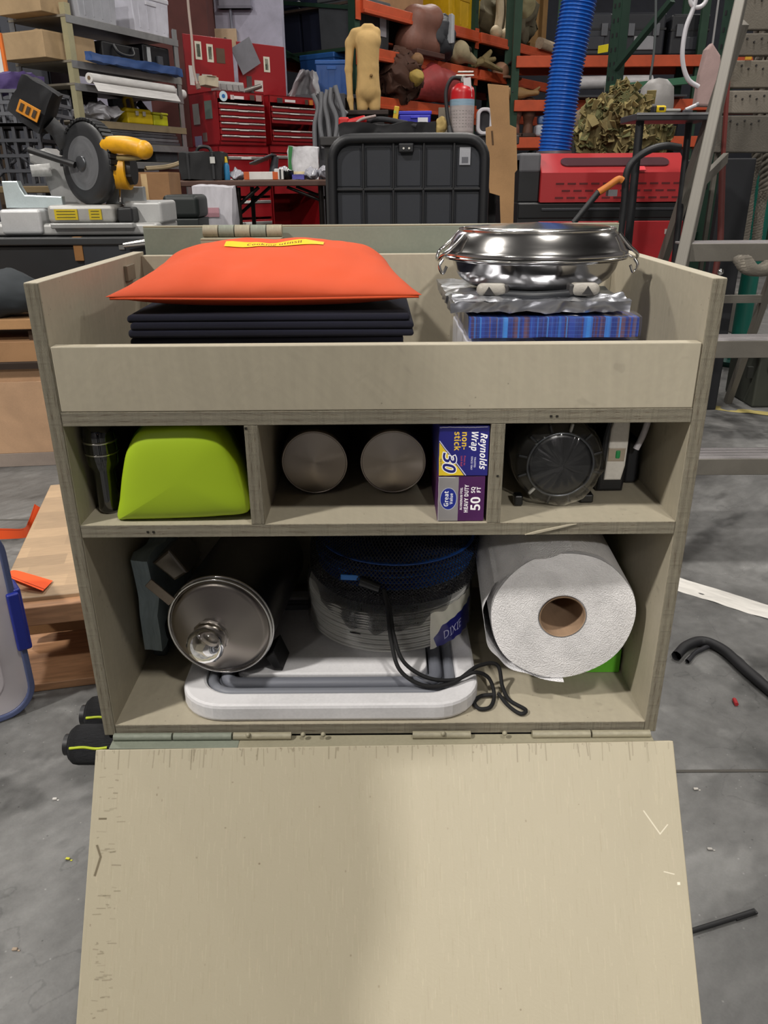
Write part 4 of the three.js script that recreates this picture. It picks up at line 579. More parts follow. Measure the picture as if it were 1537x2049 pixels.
// drawer parts and oak boards on the floor at left
{
  const tOak = dtex(512, (u, v) => { const row = Math.floor(v * 12), off = (row * 37 % 11) / 11, col = Math.floor((u + off) * 4), tone = ((row * 13 + col * 29) % 17) / 17, g = tile(u * .4, v * 4, 40, 3, 3); const l = .86 + .16 * tone + .1 * g; return [cl(178 * l), cl(150 * l), cl(118 * l)]; });
  tOak.repeat.set(1.6, 1.6);
  const oak = new THREE.MeshStandardMaterial({ map: tOak, roughness: .5 }), tFir = dtex(256, (u, v) => { const g = tile(u * .35, v * 3, 26, 4, 7); const l = .95 + .22 * g; return [cl(176 * l), cl(132 * l), cl(96 * l)]; }), fir = new THREE.MeshStandardMaterial({ map: rep(tFir, 2), roughness: .55 });
  const yT = .19, C = [-.591, 0, -1.70], ry = .22;
  const t = thing('wooden_drawer_unit', 'pale oak drawer unit lying on the floor left of the box', 'furniture', C, ry);
  loc('bottom_board', bx(.62, .018, .62, .06, .0092, .04, .002), fir, t); loc('back_board', bx(.6, .14, .018, .06, .09, -.2, .002), fir, t); loc('side_board', bx(.6, .045, .02, .06, .07, .19, .002), mat(0x8d6742, .7), t); loc('side_board', bx(.6, .12, .018, .06, .078, -.05, .002), fir, t);
  loc('front_board', bx(.64, .042, .03, .06, .16, .312, .003), fir, t);
  const top = loc('oak_top', bx(.62, .02, .66, .06, yT - .01, -.03, .003), oak, t);
  for (const [z, zz] of [[.2, .28], [-.09, -.02]]) { const g = loc('drawer_slide', merge([bx(.4, .004, .07, .12, yT + .003, z), bx(.4, .02, .006, .12, yT + .012, z + .034), bx(.4, .02, .006, .12, yT + .012, z - .034)]), mm(0xa9a9a8, .3, .85), top); loc('slide_catch', bx(.05, .01, .02, -.02, yT + .012, z, .003), mSteel, g); loc('inner_rail', bx(.34, .01, .03, .14, yT + .01, z, .002), mm(0x88898b, .3, .85), g); }
  const org = new THREE.MeshStandardMaterial({ color: 0xf2571c, roughness: .7, side: THREE.DoubleSide });
  const ribbon = (label, pts, w, up) => { const o = thing('orange_strap', label, 'strap', [pts[0][0], pts[0][1], pts[0][2]]); const c = new THREE.CatmullRomCurve3(pts.map(V3), false, 'centripetal'); const mk = (off) => grid(50, 2, (u, v) => { const p = c.getPoint(u), k = w * (v - .5) + (off || 0); const a = up[0] + (up[1] - up[0]) * u; return [p.x, p.y + Math.cos(a) * k, p.z + Math.sin(a) * k]; }); part('webbing', mk(0), org, o); part('stitching', grid(50, 1, (u, v) => { const p = c.getPoint(u), a = up[0] + (up[1] - up[0]) * u, k = w * .34 + .002 * (v - .5); return [p.x + .0004, p.y + Math.cos(a) * k + .0006, p.z + Math.sin(a) * k + .0006]; }), mm(0xc23c10, .8), o); };
  ribbon('orange webbing strap curling off the oak top onto the floor', [[-1.092,0.08,-1.9188], [-0.9938,0.1,-1.8735], [-0.9276,0.12,-1.8349], [-0.877,0.17,-1.7722], [-0.8878,0.19,-1.8473]], .035, [0, .9]);
  ribbon('wide orange webbing strap across the front corner of the oak top', [[-0.8097,0.19,-1.4751], [-0.7791,0.205,-1.4457], [-0.7383,0.205,-1.4229], [-0.6862,0.195,-1.4063]], .05, [1.2, 1.5]);
}
// clear storage tote stood on its end at the left edge, lid towards the camera
{
  const h = .40, w = .34, d = .1, t = thing('clear_tote', 'translucent white storage tote stood on end, blue latch, at the left edge', 'tote', [-.679, .002, -1.262], .63);
  const fros = phys(0xdcd6da, { roughness: .4, transmission: .35, thickness: 0 }), rim = mm(0x4a5376, .5), blue = mm(0x1c2a86, .4);
  loc('body', ex(rrect(w - .05, h - .05, .05), d, .004).translate(-w / 2, h / 2, -d - .02), fros, t);
  const lid = loc('lid', ex(rrect(w - .012, h - .012, .055), .012, .004).translate(-w / 2, h / 2, -.018), fros, t);
  loc('lid_rim', ex(rrect(w, h, .06), .02, .003, [rrect(w - .024, h - .024, .05)]).translate(-w / 2, h / 2, -.02), rim, lid); loc('raised_panel', ex(rrect(w - .1, h - .1, .04), .006, .002).translate(-w / 2, h / 2, -.004), fros, lid);
  const l = loc('latch', bx(.014, .13, .05, .003, h * .5, -.02, .005), blue, t); loc('latch_hook', bx(.022, .12, .012, -.006, h * .5, .006, .004), blue, l);
}
// ---------- tool chests ----------
function toolChest(P, q, label, lidDir, stickers) {
  const w = q.w, d = .44, t = thing('tool_chest', label, 'tool chest', [P[0], 0, P[1]], ROT(P)), red = mRed, dk = mm(0x5c0d12, .5), al = mm(0xc9c6c2, .3, .7), y0 = q.split, y1 = q.top;
  const box = (n, a, b, W, D) => loc(n, merge([bx(W, b - a, .008, w / 2, (a + b) / 2, -D + .004), bx(.008, b - a, D, w / 2 - W / 2 + .004, (a + b) / 2, -D / 2), bx(.008, b - a, D, w / 2 + W / 2 - .004, (a + b) / 2, -D / 2), bx(W, .008, D, w / 2, a + .004, -D / 2), bx(W, .008, D, w / 2, b - .004, -D / 2), bx(W, .05, .008, w / 2, b - .025, -.004), bx(W, .03, .008, w / 2, a + .015, -.004)]), red, t);   // hollow steel carcass, open at the front
  box('rolling_cabinet', .1, y0, w * 1.08, d); const up = box('top_chest', y0 + .004, y1, w, d * .9);
  for (const [x, z] of [[.05, -.05], [w - .05, -.05], [.05, -d + .05], [w - .05, -d + .05]]) loc('caster', cy(.045, .045, .03, x, .05, z, 'x', 18), mBlk, t);
  const drawers = (a, b, n, W, open) => { for (let k = 0; k < n; k++) { const ya = a + (b - a) * k / n, hh = (b - a) / n; if (open.includes(k)) continue; /* drawer taken out */ const dr = loc('drawer', bx(W * .95, hh * .88, .016, w / 2, ya + hh / 2, .006, .003), red, t); const p = loc('pull', bx(W * .93, Math.min(.022, hh * .26), .012, w / 2, ya + hh * .78, .018, .004), al, dr); loc('name_plate', bx(W * .2, Math.min(.016, hh * .2), .002, w / 2, ya + hh * .78, .025), mm(0xe3e1de, .4), p); } };
  drawers(y0 + .03, y1 - .075, 6, w, q.open); drawers(.22, y0 - .05, 6, w * 1.06, q.open2);
  // open lid
  const lid = loc('lid', bx(w * 1.02, .4, .012, w / 2, y1 + .2, -d * .9 + .0, .004), red, t);
  stickers(t, lid, y1, -d * .9 + .007);
  return t;
}
{
  const P = [-1.1997,-6.4,0.7413,-0.6712,0.9982], e = [0.4161,1.3528][0], top = [0.2062,1.5648][1], spl = [0.1727,1.2017][1];
  toolChest(P, { w: e, top, split: spl, open: [], open2: [] }, 'left red tool chest with open lid and full drawers', 1, (t, lid, y, z) => {
    const st = (x, yy, w, h, c, n = 'sticker') => loc(n, bx(w, h, .002, x, y + yy, z), mm(c, .5), lid);
    const w = e; st(w * .28, .3, .055, .12, 0xd8d4c2); st(w * .28, .3, .03, .085, 0x27452e, 'sticker_mark'); st(w * .52, .29, .055, .12, 0xd8d4c2); st(w * .52, .29, .03, .085, 0x3b4f33, 'sticker_mark'); st(w * .74, .28, .075, .1, 0x5a4636); st(w * .1, .13, .04, .13, 0xe2e0dc); st(w * .42, .11, .09, .07, 0xc9c6c2); st(w * .2, .12, .05, .05, 0x9aa0a2); st(w * .6, .08, .06, .05, 0x66605c);
    const f = (x, yy, w2, h, c, n = 'sticker') => loc(n, bx(w2, h, .002, x, y + yy, .018), mm(c, .5), t);
    loc('round_sticker', cy(.034, .034, .002, w * .13, y - .036, .012, 'z', 24), mm(0xcfe2ec, .5), t); loc('round_sticker_mark', cy(.014, .014, .003, w * .13, y - .036, .013, 'z', 16), mm(0x2a6db0, .5), t); f(w * .42, -.04, .1, .02, 0xe5dcdc); f(w * .72, -.035, .04, .035, 0x4b3b35); f(w * .86, -.036, .05, .04, 0xb08a86); f(w * .3, -.04, .03, .03, 0xd8c4c4);
    const L = (x, yy, w2, h, c) => loc('side_sticker', bx(.003, h, w2, -.002, y - yy, x), mm(c, .5), t); L(-.12, .12, .1, .12, 0x5d6a64); L(-.2, .3, .06, .06, 0x77625e); L(-.3, .34, .1, .1, 0x8e86a6); L(-.3, .14, .09, .14, 0x9a9694);
    for (const [x, c] of [[.3, 0x2f4438], [.55, 0xd7d3d0], [.78, 0xd2cfcc]]) loc('front_sticker', lathe([[.018, 0], [.034, 0], [.034, .002], [.018, .002]], 20).rotateX(Math.PI / 2).translate(w * x, .33, .016), mm(c, .5), t);
  });
  const P2 = [-0.8683,-6.8,0.7413,-0.6712,0.9982], e2 = [0.4492,1.3757][0], top2 = [0.2254,1.5697][1], spl2 = [0.2025,1.2153][1];
  toolChest(P2, { w: e2, top: top2, split: spl2, open: [2], open2: [2, 3] }, 'right red tool chest with a missing drawer, beside the grey hoses', 1, (t, lid, y, z) => {
    const w = e2, st = (x, yy, w3, h, c, n = 'sticker') => loc(n, bx(w3, h, .002, x, y + yy, z), mm(c, .5), lid); st(w * .6, .26, .06, .11, 0xd8d4c2); st(w * .6, .26, .03, .08, 0x2a4430, 'sticker_mark'); st(w * .4, .1, .08, .08, 0xcac4be); st(w * .2, .12, .05, .09, 0x4e4442);
    loc('grey_square', bx(.2, .2, .004, 0, 0, 0).rotateZ(.5).translate(w * .12, y + .3, z + .03), mm(0x77787f, .6), t); const f = (x, w2, h, c) => loc('sticker', bx(w2, h, .002, x, y - .036, .018), mm(c, .5), t); f(w * .42, .1, .018, 0xded6d6); f(w * .2, .05, .035, 0x3a3030); f(w * .78, .03, .035, 0x4b3b30); f(w * .88, .035, .035, 0xc9772a);
  });
  // clutter inside the open lids
  const cl1 = onp('parts_organiser', 'grey parts organiser inside the left open tool chest', 'organiser', P, [0.2108,1.5582,0.2178,0.0853], .1); loc('case', bx(cl1.w, cl1.h, .12, 0, cl1.h / 2, -.06, .004).rotateX(-.2), mm(0xa9a7a6, .5), cl1); for (let k = 0; k < 4; k++) loc('compartment', bx(cl1.w * .2, cl1.h * .5, .01, (k - 1.5) * cl1.w * .24, cl1.h * .5, .004).rotateX(-.2), mm(0x8a8988, .5), cl1);
  const cl2 = onp('cream_box', 'small cream carton in the left open tool chest', 'carton', P, [-0.0139,1.571,0.1079,0.064], .02); loc('carton', bx(cl2.w, cl2.h, .1, 0, cl2.h / 2, -.05, .003).rotateZ(-.1), mm(0xc9bda4, .7), cl2); cl2.position.y += .02; loc('flap', bx(cl2.w * .7, .004, .06, 0, cl2.h, -.02), mm(0xbbae94, .7), cl2);
  const cl3 = onp('air_tool', 'grey hand tool resting in the right open tool chest', 'tool', P2, [-0.0774,1.563,0.1832,0.0746], .12); loc('barrel', rod([-cl3.w * .5, .02, 0], [cl3.w * .5, cl3.h, 0], .022, .016), mm(0x77716c, .4, .5), cl3); loc('grip', rod([0, cl3.h * .5, 0], [cl3.w * .1, .0, 0], .018), mm(0x3a3634, .6), cl3);
}
// things on the partition wall
{
  const b = [-1.3139,1.9946,-7.66,0.1865,0.1464], t = fr('breaker_box', 'beige electrical box on the pale wall above the tool chests', 'electrical box', b); loc('cover', bx(b[3], b[4], .05, 0, b[4] / 2, .0, .004), mm(0xc2a888, .6), t); loc('knob', cy(.014, .014, .02, 0, b[4] * .45, .03, 'z', 14), mm(0x33261c, .5), t); loc('conduit', rod([b[3] * .3, b[4], 0], [b[3] * .3, b[4] + .9, 0], .012), mm(0x777886, .5), t);
  const s = fr('grey_wall_panel', 'grey panel at the top of the pale wall', 'panel', [-1.2171,2.2846,-7.66,0.2655,0.2737]); loc('panel', bx(s.w, s.h, .06, 0, s.h / 2, 0, .004), mm(0x7f7d8a, .6), s); loc('panel_trim', bx(s.w + .02, .02, .07, 0, .01, 0), mm(0x6d6b78, .6), s);
  const c = thing('hanging_cable', 'thin pale cable hanging beside the brown pillar', 'cable', [-1.2935,2.0838,-6.2]); part('cable', tube([[-1.2816,2.4192,-6.2], [-1.3003,2.0839,-6.2], [-1.2973,1.8505,-6.2], [-1.3019,1.6702,-6.2], [-1.2867,1.5781,-6.2]], .009, 40, 6), mm(0xb9a79c, .6), c); part('plug', rod([-1.2861,1.5843,-6.2], [-1.2787,1.5534,-6.2], .016), mm(0x8a7468, .6), c);
}
// ---------- folding table and what is on it ----------
const TY = 0.961, TZ = -5.0;
{
  const x0 = -1.213, x1 = -0.2824, t = thing('folding_table', 'brown folding table crowded with small parts before the tool chests', 'table', [(x0 + x1) / 2, 0, TZ - .3]);
  part('top', lim(x0, x1, TY - .035, TY, TZ - .7, TZ, .006), mm(0x5f4437, .5), t); part('top_edge', lim(x0 - .004, x1 + .004, TY - .032, TY - .008, TZ - .002, TZ + .004, .002), mm(0x4a3128, .5), t);
  const leg = mm(0x1c1613, .4, .4); for (const px of [-0.9751, -0.3657]) for (const z of [-.06, -.6]) part('leg', rod([px, TY - .035, TZ + z], [px + .01, 0, TZ + z], .016), leg, t);
  for (const z of [-.06, -.6]) { part('brace', rod([-0.7372, TY - .04, TZ + z], [-0.9643, 0.7437, TZ + z], .011), leg, t); part('brace', rod([-0.8601, TY - .04, TZ + z], [-0.8633, 0.743 - .3, TZ + z], .014), leg, t); part('brace', rod([-0.5676, TY - .04, TZ + z], [-0.3659, 0.8447, TZ + z], .009), leg, t); }
}
const onT = (name, label, cat, b, back = .1) => { const t = thing(name, label, cat, [b[0], TY + .001, TZ - back]); t.w = b[3]; t.h = b[4]; return t; };
{
  let t = onT('tool_bag', 'black zipped tool bag on the left end of the folding table', 'bag', [-1.0589,0.9687,-5.05,0.242,0.1778], .12); loc('bag', jitter(bigBox(-t.w / 2, t.w / 2, .0, t.h * .85, -.12, .12, 20), .02, 12, 3), mat(0x17181a, .8), t); for (const s of [-.3, .3]) loc('strap', bx(t.w * .06, t.h * .8, .01, t.w * s, t.h * .42, .125, .003), mm(0x2a2b2d, .8), t); loc('handle', tube([[-t.w * .2, t.h * .8, 0], [-t.w * .12, t.h, 0], [t.w * .12, t.h, 0], [t.w * .2, t.h * .8, 0]], .01), mBlk, t); loc('tag', bx(t.w * .12, t.h * .2, .008, t.w * .3, t.h * .6, .13, .002), mm(0xb9b9b4, .6), t);
  t = onT('glue_bottle', 'small blue and yellow bottle beside the black tool bag', 'bottle', [-0.919,0.9677,-5,0.0351,0.1285], .05); loc('bottle', lathe([[0, 0], [t.w * .5, 0], [t.w * .5, t.h * .6], [t.w * .2, t.h * .75], [0, t.h * .75]], 20), mm(0x2f7fae, .5), t); loc('cap', cy(t.w * .3, t.w * .18, t.h * .25, 0, t.h * .86, 0), mm(0xd6b42a, .5), t);
  t = onT('orange_carton', 'long orange and white carton in the middle of the folding table', 'carton', [-0.7056,0.9609,-4.98,0.2168,0.043], .06); loc('carton', bx(t.w, t.h, .1, 0, t.h / 2, 0, .003), mm(0xd7d3cf, .6), t); for (const s of [-.42, .36]) loc('orange_end', bx(t.w * .16, t.h * 1.01, .101, t.w * s, t.h / 2, 0, .003), mm(0xc8591f, .6), t);
  t = onT('white_dispenser', 'white and black carton beside the orange carton on the table', 'carton', [-0.6056,0.9602,-4.98,0.0527,0.0591], .05); loc('box', bx(t.w, t.h, .08, 0, t.h / 2, 0, .004), mm(0xd4d2d0, .5), t); loc('dark_stripe', bx(t.w * .2, t.h * .9, .082, t.w * .15, t.h / 2, 0), mm(0x2a2a2c, .6), t);
  t = onT('tablet_stand', 'dark tablet leaning on a stand on the folding table', 'tablet', [-0.6844,1.0032,-5.2,0.1699,0.163], .25); loc('screen', bx(t.w * .9, .012, .2, 0, t.h * .75, 0, .004).rotateZ(.35), mm(0x2a2b30, .3), t); loc('leg', rod([t.w * .05, 0, 0], [t.w * .2, t.h * .8, 0], .03, .02), mm(0x3a3b42, .5), t); loc('base', bx(t.w * .5, .02, .14, t.w * .1, .01, 0, .006), mm(0x26272b, .5), t);
  t = onT('white_bag', 'white and green plastic bag standing on the folding table', 'bag', [-0.4926,1.0171,-5.3,0.1853,0.1741], .35); loc('bag', jitter(bigBox(-t.w / 2, t.w / 2, 0, t.h, -.05, .05, 16), .02, 10, 6), mm(0xd3d2d6, .5), t); loc('green_panel', ex([[0, 0], [.1, 0], [.06, .5], [.09, .98], [0, 1]].map(p => [p[0] * 1.6 * t.w - t.w / 2 + .004, p[1] * t.h]), .006).translate(0, 0, .064), mm(0x2c7a3c, .6), t); t.rotation.z = -.06; t.position.y += .012;
  t = onT('tape_roll', 'cream roll of tape among the parts on the table', 'tape roll', [-0.4952,1.0092,-5.1,0.0837,0.0437], .12); loc('roll', lathe([[t.w * .25, 0], [t.w * .5, 0], [t.w * .5, t.h], [t.w * .25, t.h], [t.w * .25, 0]], 28), mm(0xc9b992, .6), t); loc('core', lathe([[t.w * .22, 0], [t.w * .25, 0], [t.w * .25, t.h], [t.w * .22, t.h]], 28), mm(0x8d7a55, .8), t);
  t = onT('black_bowl', 'small black bowl with a glint on the folding table', 'bowl', [-0.559,0.9599,-4.98,0.0762,0.0484], .05); loc('bowl', lathe([[0, 0], [t.w * .3, 0], [t.w * .5, t.h * .7], [t.w * .48, t.h], [t.w * .44, t.h], [t.w * .26, .01], [0, .01]], 28), phys(0x141517, { roughness: .15 }), t); loc('ball', new THREE.SphereGeometry(t.w * .16, 16, 12).translate(0, t.h, 0), mSteel, t);
  t = onT('purple_pouch', 'small purple pouch at the front edge of the folding table', 'pouch', [-0.4915,0.9541,-4.97,0.0703,0.0269], .03); loc('pouch', jitter(bigBox(-t.w / 2, t.w / 2, 0, t.h, -.03, .03, 8), .006, 20), mm(0x5b56a8, .7), t); loc('zip', bx(t.w * .8, .003, .003, 0, t.h * .9, .02), mm(0x34326a, .6), t);
  const bagm = phys(0xb7b7c0, { roughness: .2, transmission: .3 });
  [[[-0.4169,0.959,-5,0.0823,0.0594], 'crumpled clear bag right of the purple pouch'], [[-0.3373,0.9585,-5,0.0882,0.0701], 'crumpled clear bag at the right end of the folding table'], [[-0.5901,1.0054,-5.2,0.1096,0.0613], 'crumpled clear bag behind the black bowl'], [[-0.8639,0.9619,-5,0.0941,0.054], 'crumpled clear bag left of the orange carton']].forEach(([b, l], i) => { const o = onT('clear_bag', l, 'bag', b, .06 + .02 * i); loc('bag', jitter(new THREE.SphereGeometry(1, 28, 18).scale(o.w / 2, o.h * .48, .06).translate(0, o.h * .5, 0), .04, 22, i * 3), bagm, o); loc('contents', jitter(new THREE.SphereGeometry(1, 14, 10).scale(o.w * .25, o.h * .2, .03).translate(0, o.h * .3, 0), .01, 30, i), mm([0x6a6468, 0x8d8f98, 0x5d5a66, 0x77706a][i], .5), o); });
  t = onT('green_tray', 'green tray with yellow and white scraps on the folding table', 'tray', [-0.7539,1.0004,-5.15,0.1569,0.0552], .2); loc('tray', bx(t.w, t.h * .25, .14, 0, t.h * .125, 0, .004), mm(0x2f6b3c, .6), t); loc('yellow_scrap', jitter(bx(t.w * .45, t.h * .4, .08, -t.w * .1, t.h * .5, 0, .006), .01, 20), mm(0xb89a1e, .6), t); loc('white_scrap', jitter(bx(t.w * .3, t.h * .35, .08, -t.w * .3, t.h * .45, .03, .006), .01, 20), mm(0xc6c3c0, .6), t);
  const w = fr('white_bucket_bag', 'white printed sack standing under the folding table', 'sack', [-0.9678,0.6686,-4.8,0.2237,0.2623]); w.position.y = 0; const hh = 0.9309; loc('sack', jitter(bigBox(-w.w / 2, w.w / 2, 0, hh, -.16, .0, 20), .03, 6, 4), mm(0xc6c4cb, .7), w); loc('red_print', bx(w.w * .5, .05, .004, -w.w * .1, hh - .14, .004), mm(0xb98a94, .6), w);
}
// ---------- grey hoses ----------
{
  const hz = thing('hose_bundle', 'bundle of grey hoses hanging right of the tool chests', 'hoses', [-0.3876,1.2569,-6.2]); const hm = mm(0x77787c, .5);
  for (let k = 0; k < 5; k++) part('hose', tube([[-0.4313,1.5171,-6.2], [-0.4169,1.4325,-6.2], [-0.4103,1.3213,-6.2], [-0.4235,1.1596,-6.2]].map((p, i) => [p[0] + k * .045 - .05 + .02 * Math.sin(i * 2 + k), p[1] + .01 * k, p[2] + .03 * k]), .016, 30, 8), hm, hz);
  part('hose', tube([[-0.3954,1.4441,-6.15], [-0.3753,1.5184,-6.15], [-0.3159,1.5242,-6.15], [-0.3179,1.456,-6.15], [-0.2908,1.4247,-6.15], [-0.2391,1.3868,-6.15]], .014, 40, 8), hm, hz); part('hook_board', lim(-0.4612, -0.2606, 0, 1.5321, -6.36, -6.32, .004), mm(0x3a3a3e, .7), hz);
  const m = thing('white_sheet_scraps', 'pale wrinkled plastic behind the right tool chest lid', 'plastic', [-0.7054,1.6026,-7.2]); part('sheet', jitter(grid(24, 24, (u, v) => { const p = [[-0.7793,1.5958,-7.2], [-0.481,1.594,-7.2], [-0.6558,1.7811,-7.2]]; return [p[0][0] + (p[1][0] - p[0][0]) * u * (1 - v * .6) + (p[2][0] - p[0][0]) * v, p[0][1] + (p[2][1] - p[0][1]) * v, -7.2 + .1 * Math.sin(u * 9)]; }), .06, 5), new THREE.MeshStandardMaterial({ color: 0x8f8e92, roughness: .4, side: THREE.DoubleSide }), m);
  part('sheet_weight', lim(-0.767, -0.481, 1.5661, 1.6023, -7.25, -7.15, .006), mm(0x4a4a50, .7), m);
}
// ---------- pallet rack, receding to the right ----------
const RP = [-0.2064,-8,0.5868,-0.8097,1.0003], gGreen = mm(0x21412f, .6, .2), gOr = mm(0xc9532c, .55, .1), RD = 1.05;
const RA = [0.1527,2.4112][1], RB = [0.3513,2.0632][1], RC = [0.4104,1.6748][1], U1 = [2.0989,2.3867][0], UE = U1 * 2 + .1;
{
  const t = thing('pallet_rack', 'tall pallet rack with green posts and orange beams', 'rack', [RP[0], 0, RP[1]], ROT(RP)); const top = 3.6;
  const post = (x, z) => { const p = loc('post', merge([bx(.075, top, .004, x, top / 2, z), bx(.004, top, .07, x - .037, top / 2, z - .035), bx(.004, top, .07, x + .037, top / 2, z - .035)]), gGreen, t); for (let k = 0; k < 14; k++) loc('slot', bx(.018, .03, .002, x, 1 + k * .16, z + .003), mBlk, p); };
  for (const x of [0, U1, UE]) { post(x, 0); post(x, -RD); for (const [a, b] of [[.5, 1.5], [1.5, .9], [RC, RB + .1], [2.35, 2.5]]) loc('brace', bar([x, a, -.03], [x, b, -RD + .03], .03, .03), gGreen, t); loc('brace', bar([x, RB - .02, -.03], [x, RB - .02, -RD], .03, .03), gGreen, t); }
  for (const y of [RA, RB, RC]) for (const [a, b] of [[0, U1], [U1, UE]]) { for (const z of [.03, -RD - .03]) { const q = loc('beam', bx(b - a - .06, .1, .045, (a + b) / 2, y - .05, z, .006), gOr, t); loc('beam_step', bx(b - a - .06, .03, .014, (a + b) / 2, y - .085, z + .026, .004), gOr, q); } const dk = loc('deck', bx(b - a, .02, RD, (a + b) / 2, y - .01, -RD / 2), mm(0x4b3d33, .85), t); }
  for (const y of [RA, RB, RC]) for (const x of [0, U1, UE]) loc('connector', bx(.07, .19, .012, x, y - .06, .012, .003), gOr, t);
  const q = [1.0676,2.4255]; loc('white_label', bx(.5, .06, .003, q[0], RA - .05, .055), mm(0xd8d0c8, .6), t);
}
const onR = (name, label, cat, b, y, back, group) => onp(name, label, cat, RP, [b[0], y + .001, b[2], b[3]], back, group);
{
  let t, b;
  carton(onR('cardboard_box', 'cardboard box on the top rack level', 'box', [0.808,2.4519,1.1575,0.3002], RA, .1), .8, .5, .6, mat(0xa57f5c, .9));
  t = onR('storage_tote', 'yellow storage tote on the top rack level', 'tote', [1.916,2.4653,0.6456,0.2992], RA, .05); tote(t, t.w, .36, .5, mm(0xd6a90f, .45), mm(0xc99b10, .45));
  t = onR('sack_pile', 'camouflage cloth heap on the top rack level', 'cloth', [3.3486,2.5348,1.0319,0.4894], RA, .3); loc('heap', jitter(new THREE.SphereGeometry(1, 40, 26).scale(t.w * .5, .4, .35).translate(0, .36, -.05), .16, 4, 3), mat(0x67604c, .9), t); loc('pale_patch', jitter(new THREE.SphereGeometry(1, 24, 16).scale(t.w * .2, .2, .15).translate(-.1, .45, .22), .06, 6, 3), mat(0xa39a74, .9), t);
  for (let k = 0; k < 2; k++) { t = onR('bone_prop', ['left of the two pale leg bone props on the rack top', 'right of the two pale leg bone props on the rack top'][k], 'prop', k ? [2.8128,2.5214,0.2381,0.3312] : [2.5791,2.4929,0.2294,0.3256], RA, .02); loc('shaft', tube([[0, 0.02, 0], [.03, .25, .02], [-.02, .6, 0]], .045, 20, 12), mm(0xc3b295, .7), t); loc('knob', new THREE.SphereGeometry(.07, 16, 12).translate(0, .06, 0), mm(0xb9a88a, .7), t); }
  t = onR('plywood_offcut', 'upright pale wooden offcut at the right end of the top level', 'panel', [4.1604,2.5255,0.5826,0.6737], RA, .3); loc('panel', bx(.5, .9, .03, 0, .45, 0, .003), mm(0xa9814f, .7), t); loc('batten', bx(.5, .06, .04, 0, .1, .02), mm(0x9a7445, .7), t);
  t = onR('grey_cloth_roll', 'pale cloth roll drooping over the right end of the top beam', 'cloth', [3.816,2.4821,0.6301,0.1661], RA, -.06); loc('roll', jitter(rod([-.3, .05, 0], [.3, .04, 0], .06, .05, 18), .03, 8), mm(0xb9a58d, .8), t); loc('tail', jitter(rod([.2, .02, .03], [.36, -.1, .04], .03, .05, 12), .02, 8), mm(0xa18c74, .8), t);
  // middle level
  t = onR('storage_tote', 'grey tote with white label on the middle rack level', 'tote', [0.3183,2.0901,0.6801,0.2511], RB, .1); tote(t, t.w * .92, .42, .34, mm(0x4a4d50, .55), mm(0x55585a, .55)); loc('white_label', bx(.1, .18, .004, t.w * .28, .22, .014), mm(0xd5d5dd, .5), t);
  for (const [i, q] of [[0, .48], [1, .76]]) { t = onR('storage_tote', ['nearer navy tote seen through the rack end frame', 'farther navy tote seen through the rack end frame'][i], 'tote', [.34, RB, .5, .4], RB, q); tote(t, .5, .44, .24, mm(0x20253a, .5), mm(0x2b3147, .5)); }
  t = onR('bust_prop', 'brown painted head-and-shoulders bust on the middle rack level', 'bust', [1.0205,2.1497,0.7242,0.3006], RB, .02); b = t.w; loc('bust', body([[-.16, .12, 0, .15, .14, .12, 0, .15], [-.1, .3, .02, .14, .1, .32, .02, .13], [.14, .34, .05, .1, .16, .36, .05, .1]], 40, .08), mm(0x7d5244, .6), t); loc('base', bx(.5, .05, .3, 0, .025, 0, .01), mm(0x4c2d25, .7), t);
  t = onR('helmet_heap', 'dark and white heap of gear beside the brown bust', 'gear', [1.2789,2.1082,0.4655,0.2417], RB, -.02); loc('heap', jitter(new THREE.SphereGeometry(1, 30, 20).scale(.2, .2, .16).translate(0, .19, 0), .1, 7, 5), mm(0x33353a, .7), t); loc('white_strip', jitter(bx(.05, .24, .05, .0, .26, .17, .01), .03, 9), mm(0xb9bcc0, .6), t);
  t = onR('skull_prop', 'pale animal skull on the middle rack level', 'prop', [1.7157,2.1341,0.3431,0.1532], RB, .0); loc('skull', body([[0, .12, 0, .11, 0, .13, .03, .1], [.06, .1, .05, .07, .2, .06, .08, .04]], 36, .05), mm(0xb5a684, .7), t); loc('eye_socket', new THREE.SphereGeometry(.03, 12, 10).translate(.05, .14, .11), mm(0x2c241a, .9), t);
  t = onR('driftwood_prop', 'gnarled dry root at the right of the middle level', 'prop', [2.0968,2.1056,0.4533,0.1774], RB, -.04); for (const [a, c] of [[[-.1, .04, 0], [.3, .12, .04]], [[.05, .08, 0], [.4, .02, .08]], [[.1, .08, 0], [.28, .2, 0]]]) loc('root', jitter(rod(a, c, .045, .02, 10), .03, 10), mm(0x8f7d55, .8), t);
  // lower level
  for (const [b, l] of [[[0.4612,1.7202,0.1626,0.2242], 'blue bin behind the pale torso on the lower rack level'], [[0.0784,1.6928,0.2261,0.2163], 'blue bin left of the pale torso on the lower rack level']]) { t = onR('blue_bin', l, 'bin', b, RC, .25); tote(t, Math.max(.22, t.w), .36, .4, mm(0x1d4d8c, .5), mm(0x235a9e, .5)); }
  { t = thing('blue_bin', 'blue bin left of the hoses below the rack brace', 'bin', [-0.4101,1.6188,-7.4]); const y = 1.6188; tote(t, .26, .26, .3, mm(0x1c4c90, .5), mm(0x2258a0, .5)); const q = thing('bin_stand', 'dark stand under the blue bin near the hoses', 'stand', [t.position.x, 0, -7.55]); loc('top', bx(.4, .03, .4, 0, y - .016, 0, .004), mm(0x2a2b30, .7), q); for (const s of [-1, 1]) loc('leg', bx(.03, y - .03, .3, s * .17, (y - .03) / 2, 0), mm(0x25262a, .7), q); }
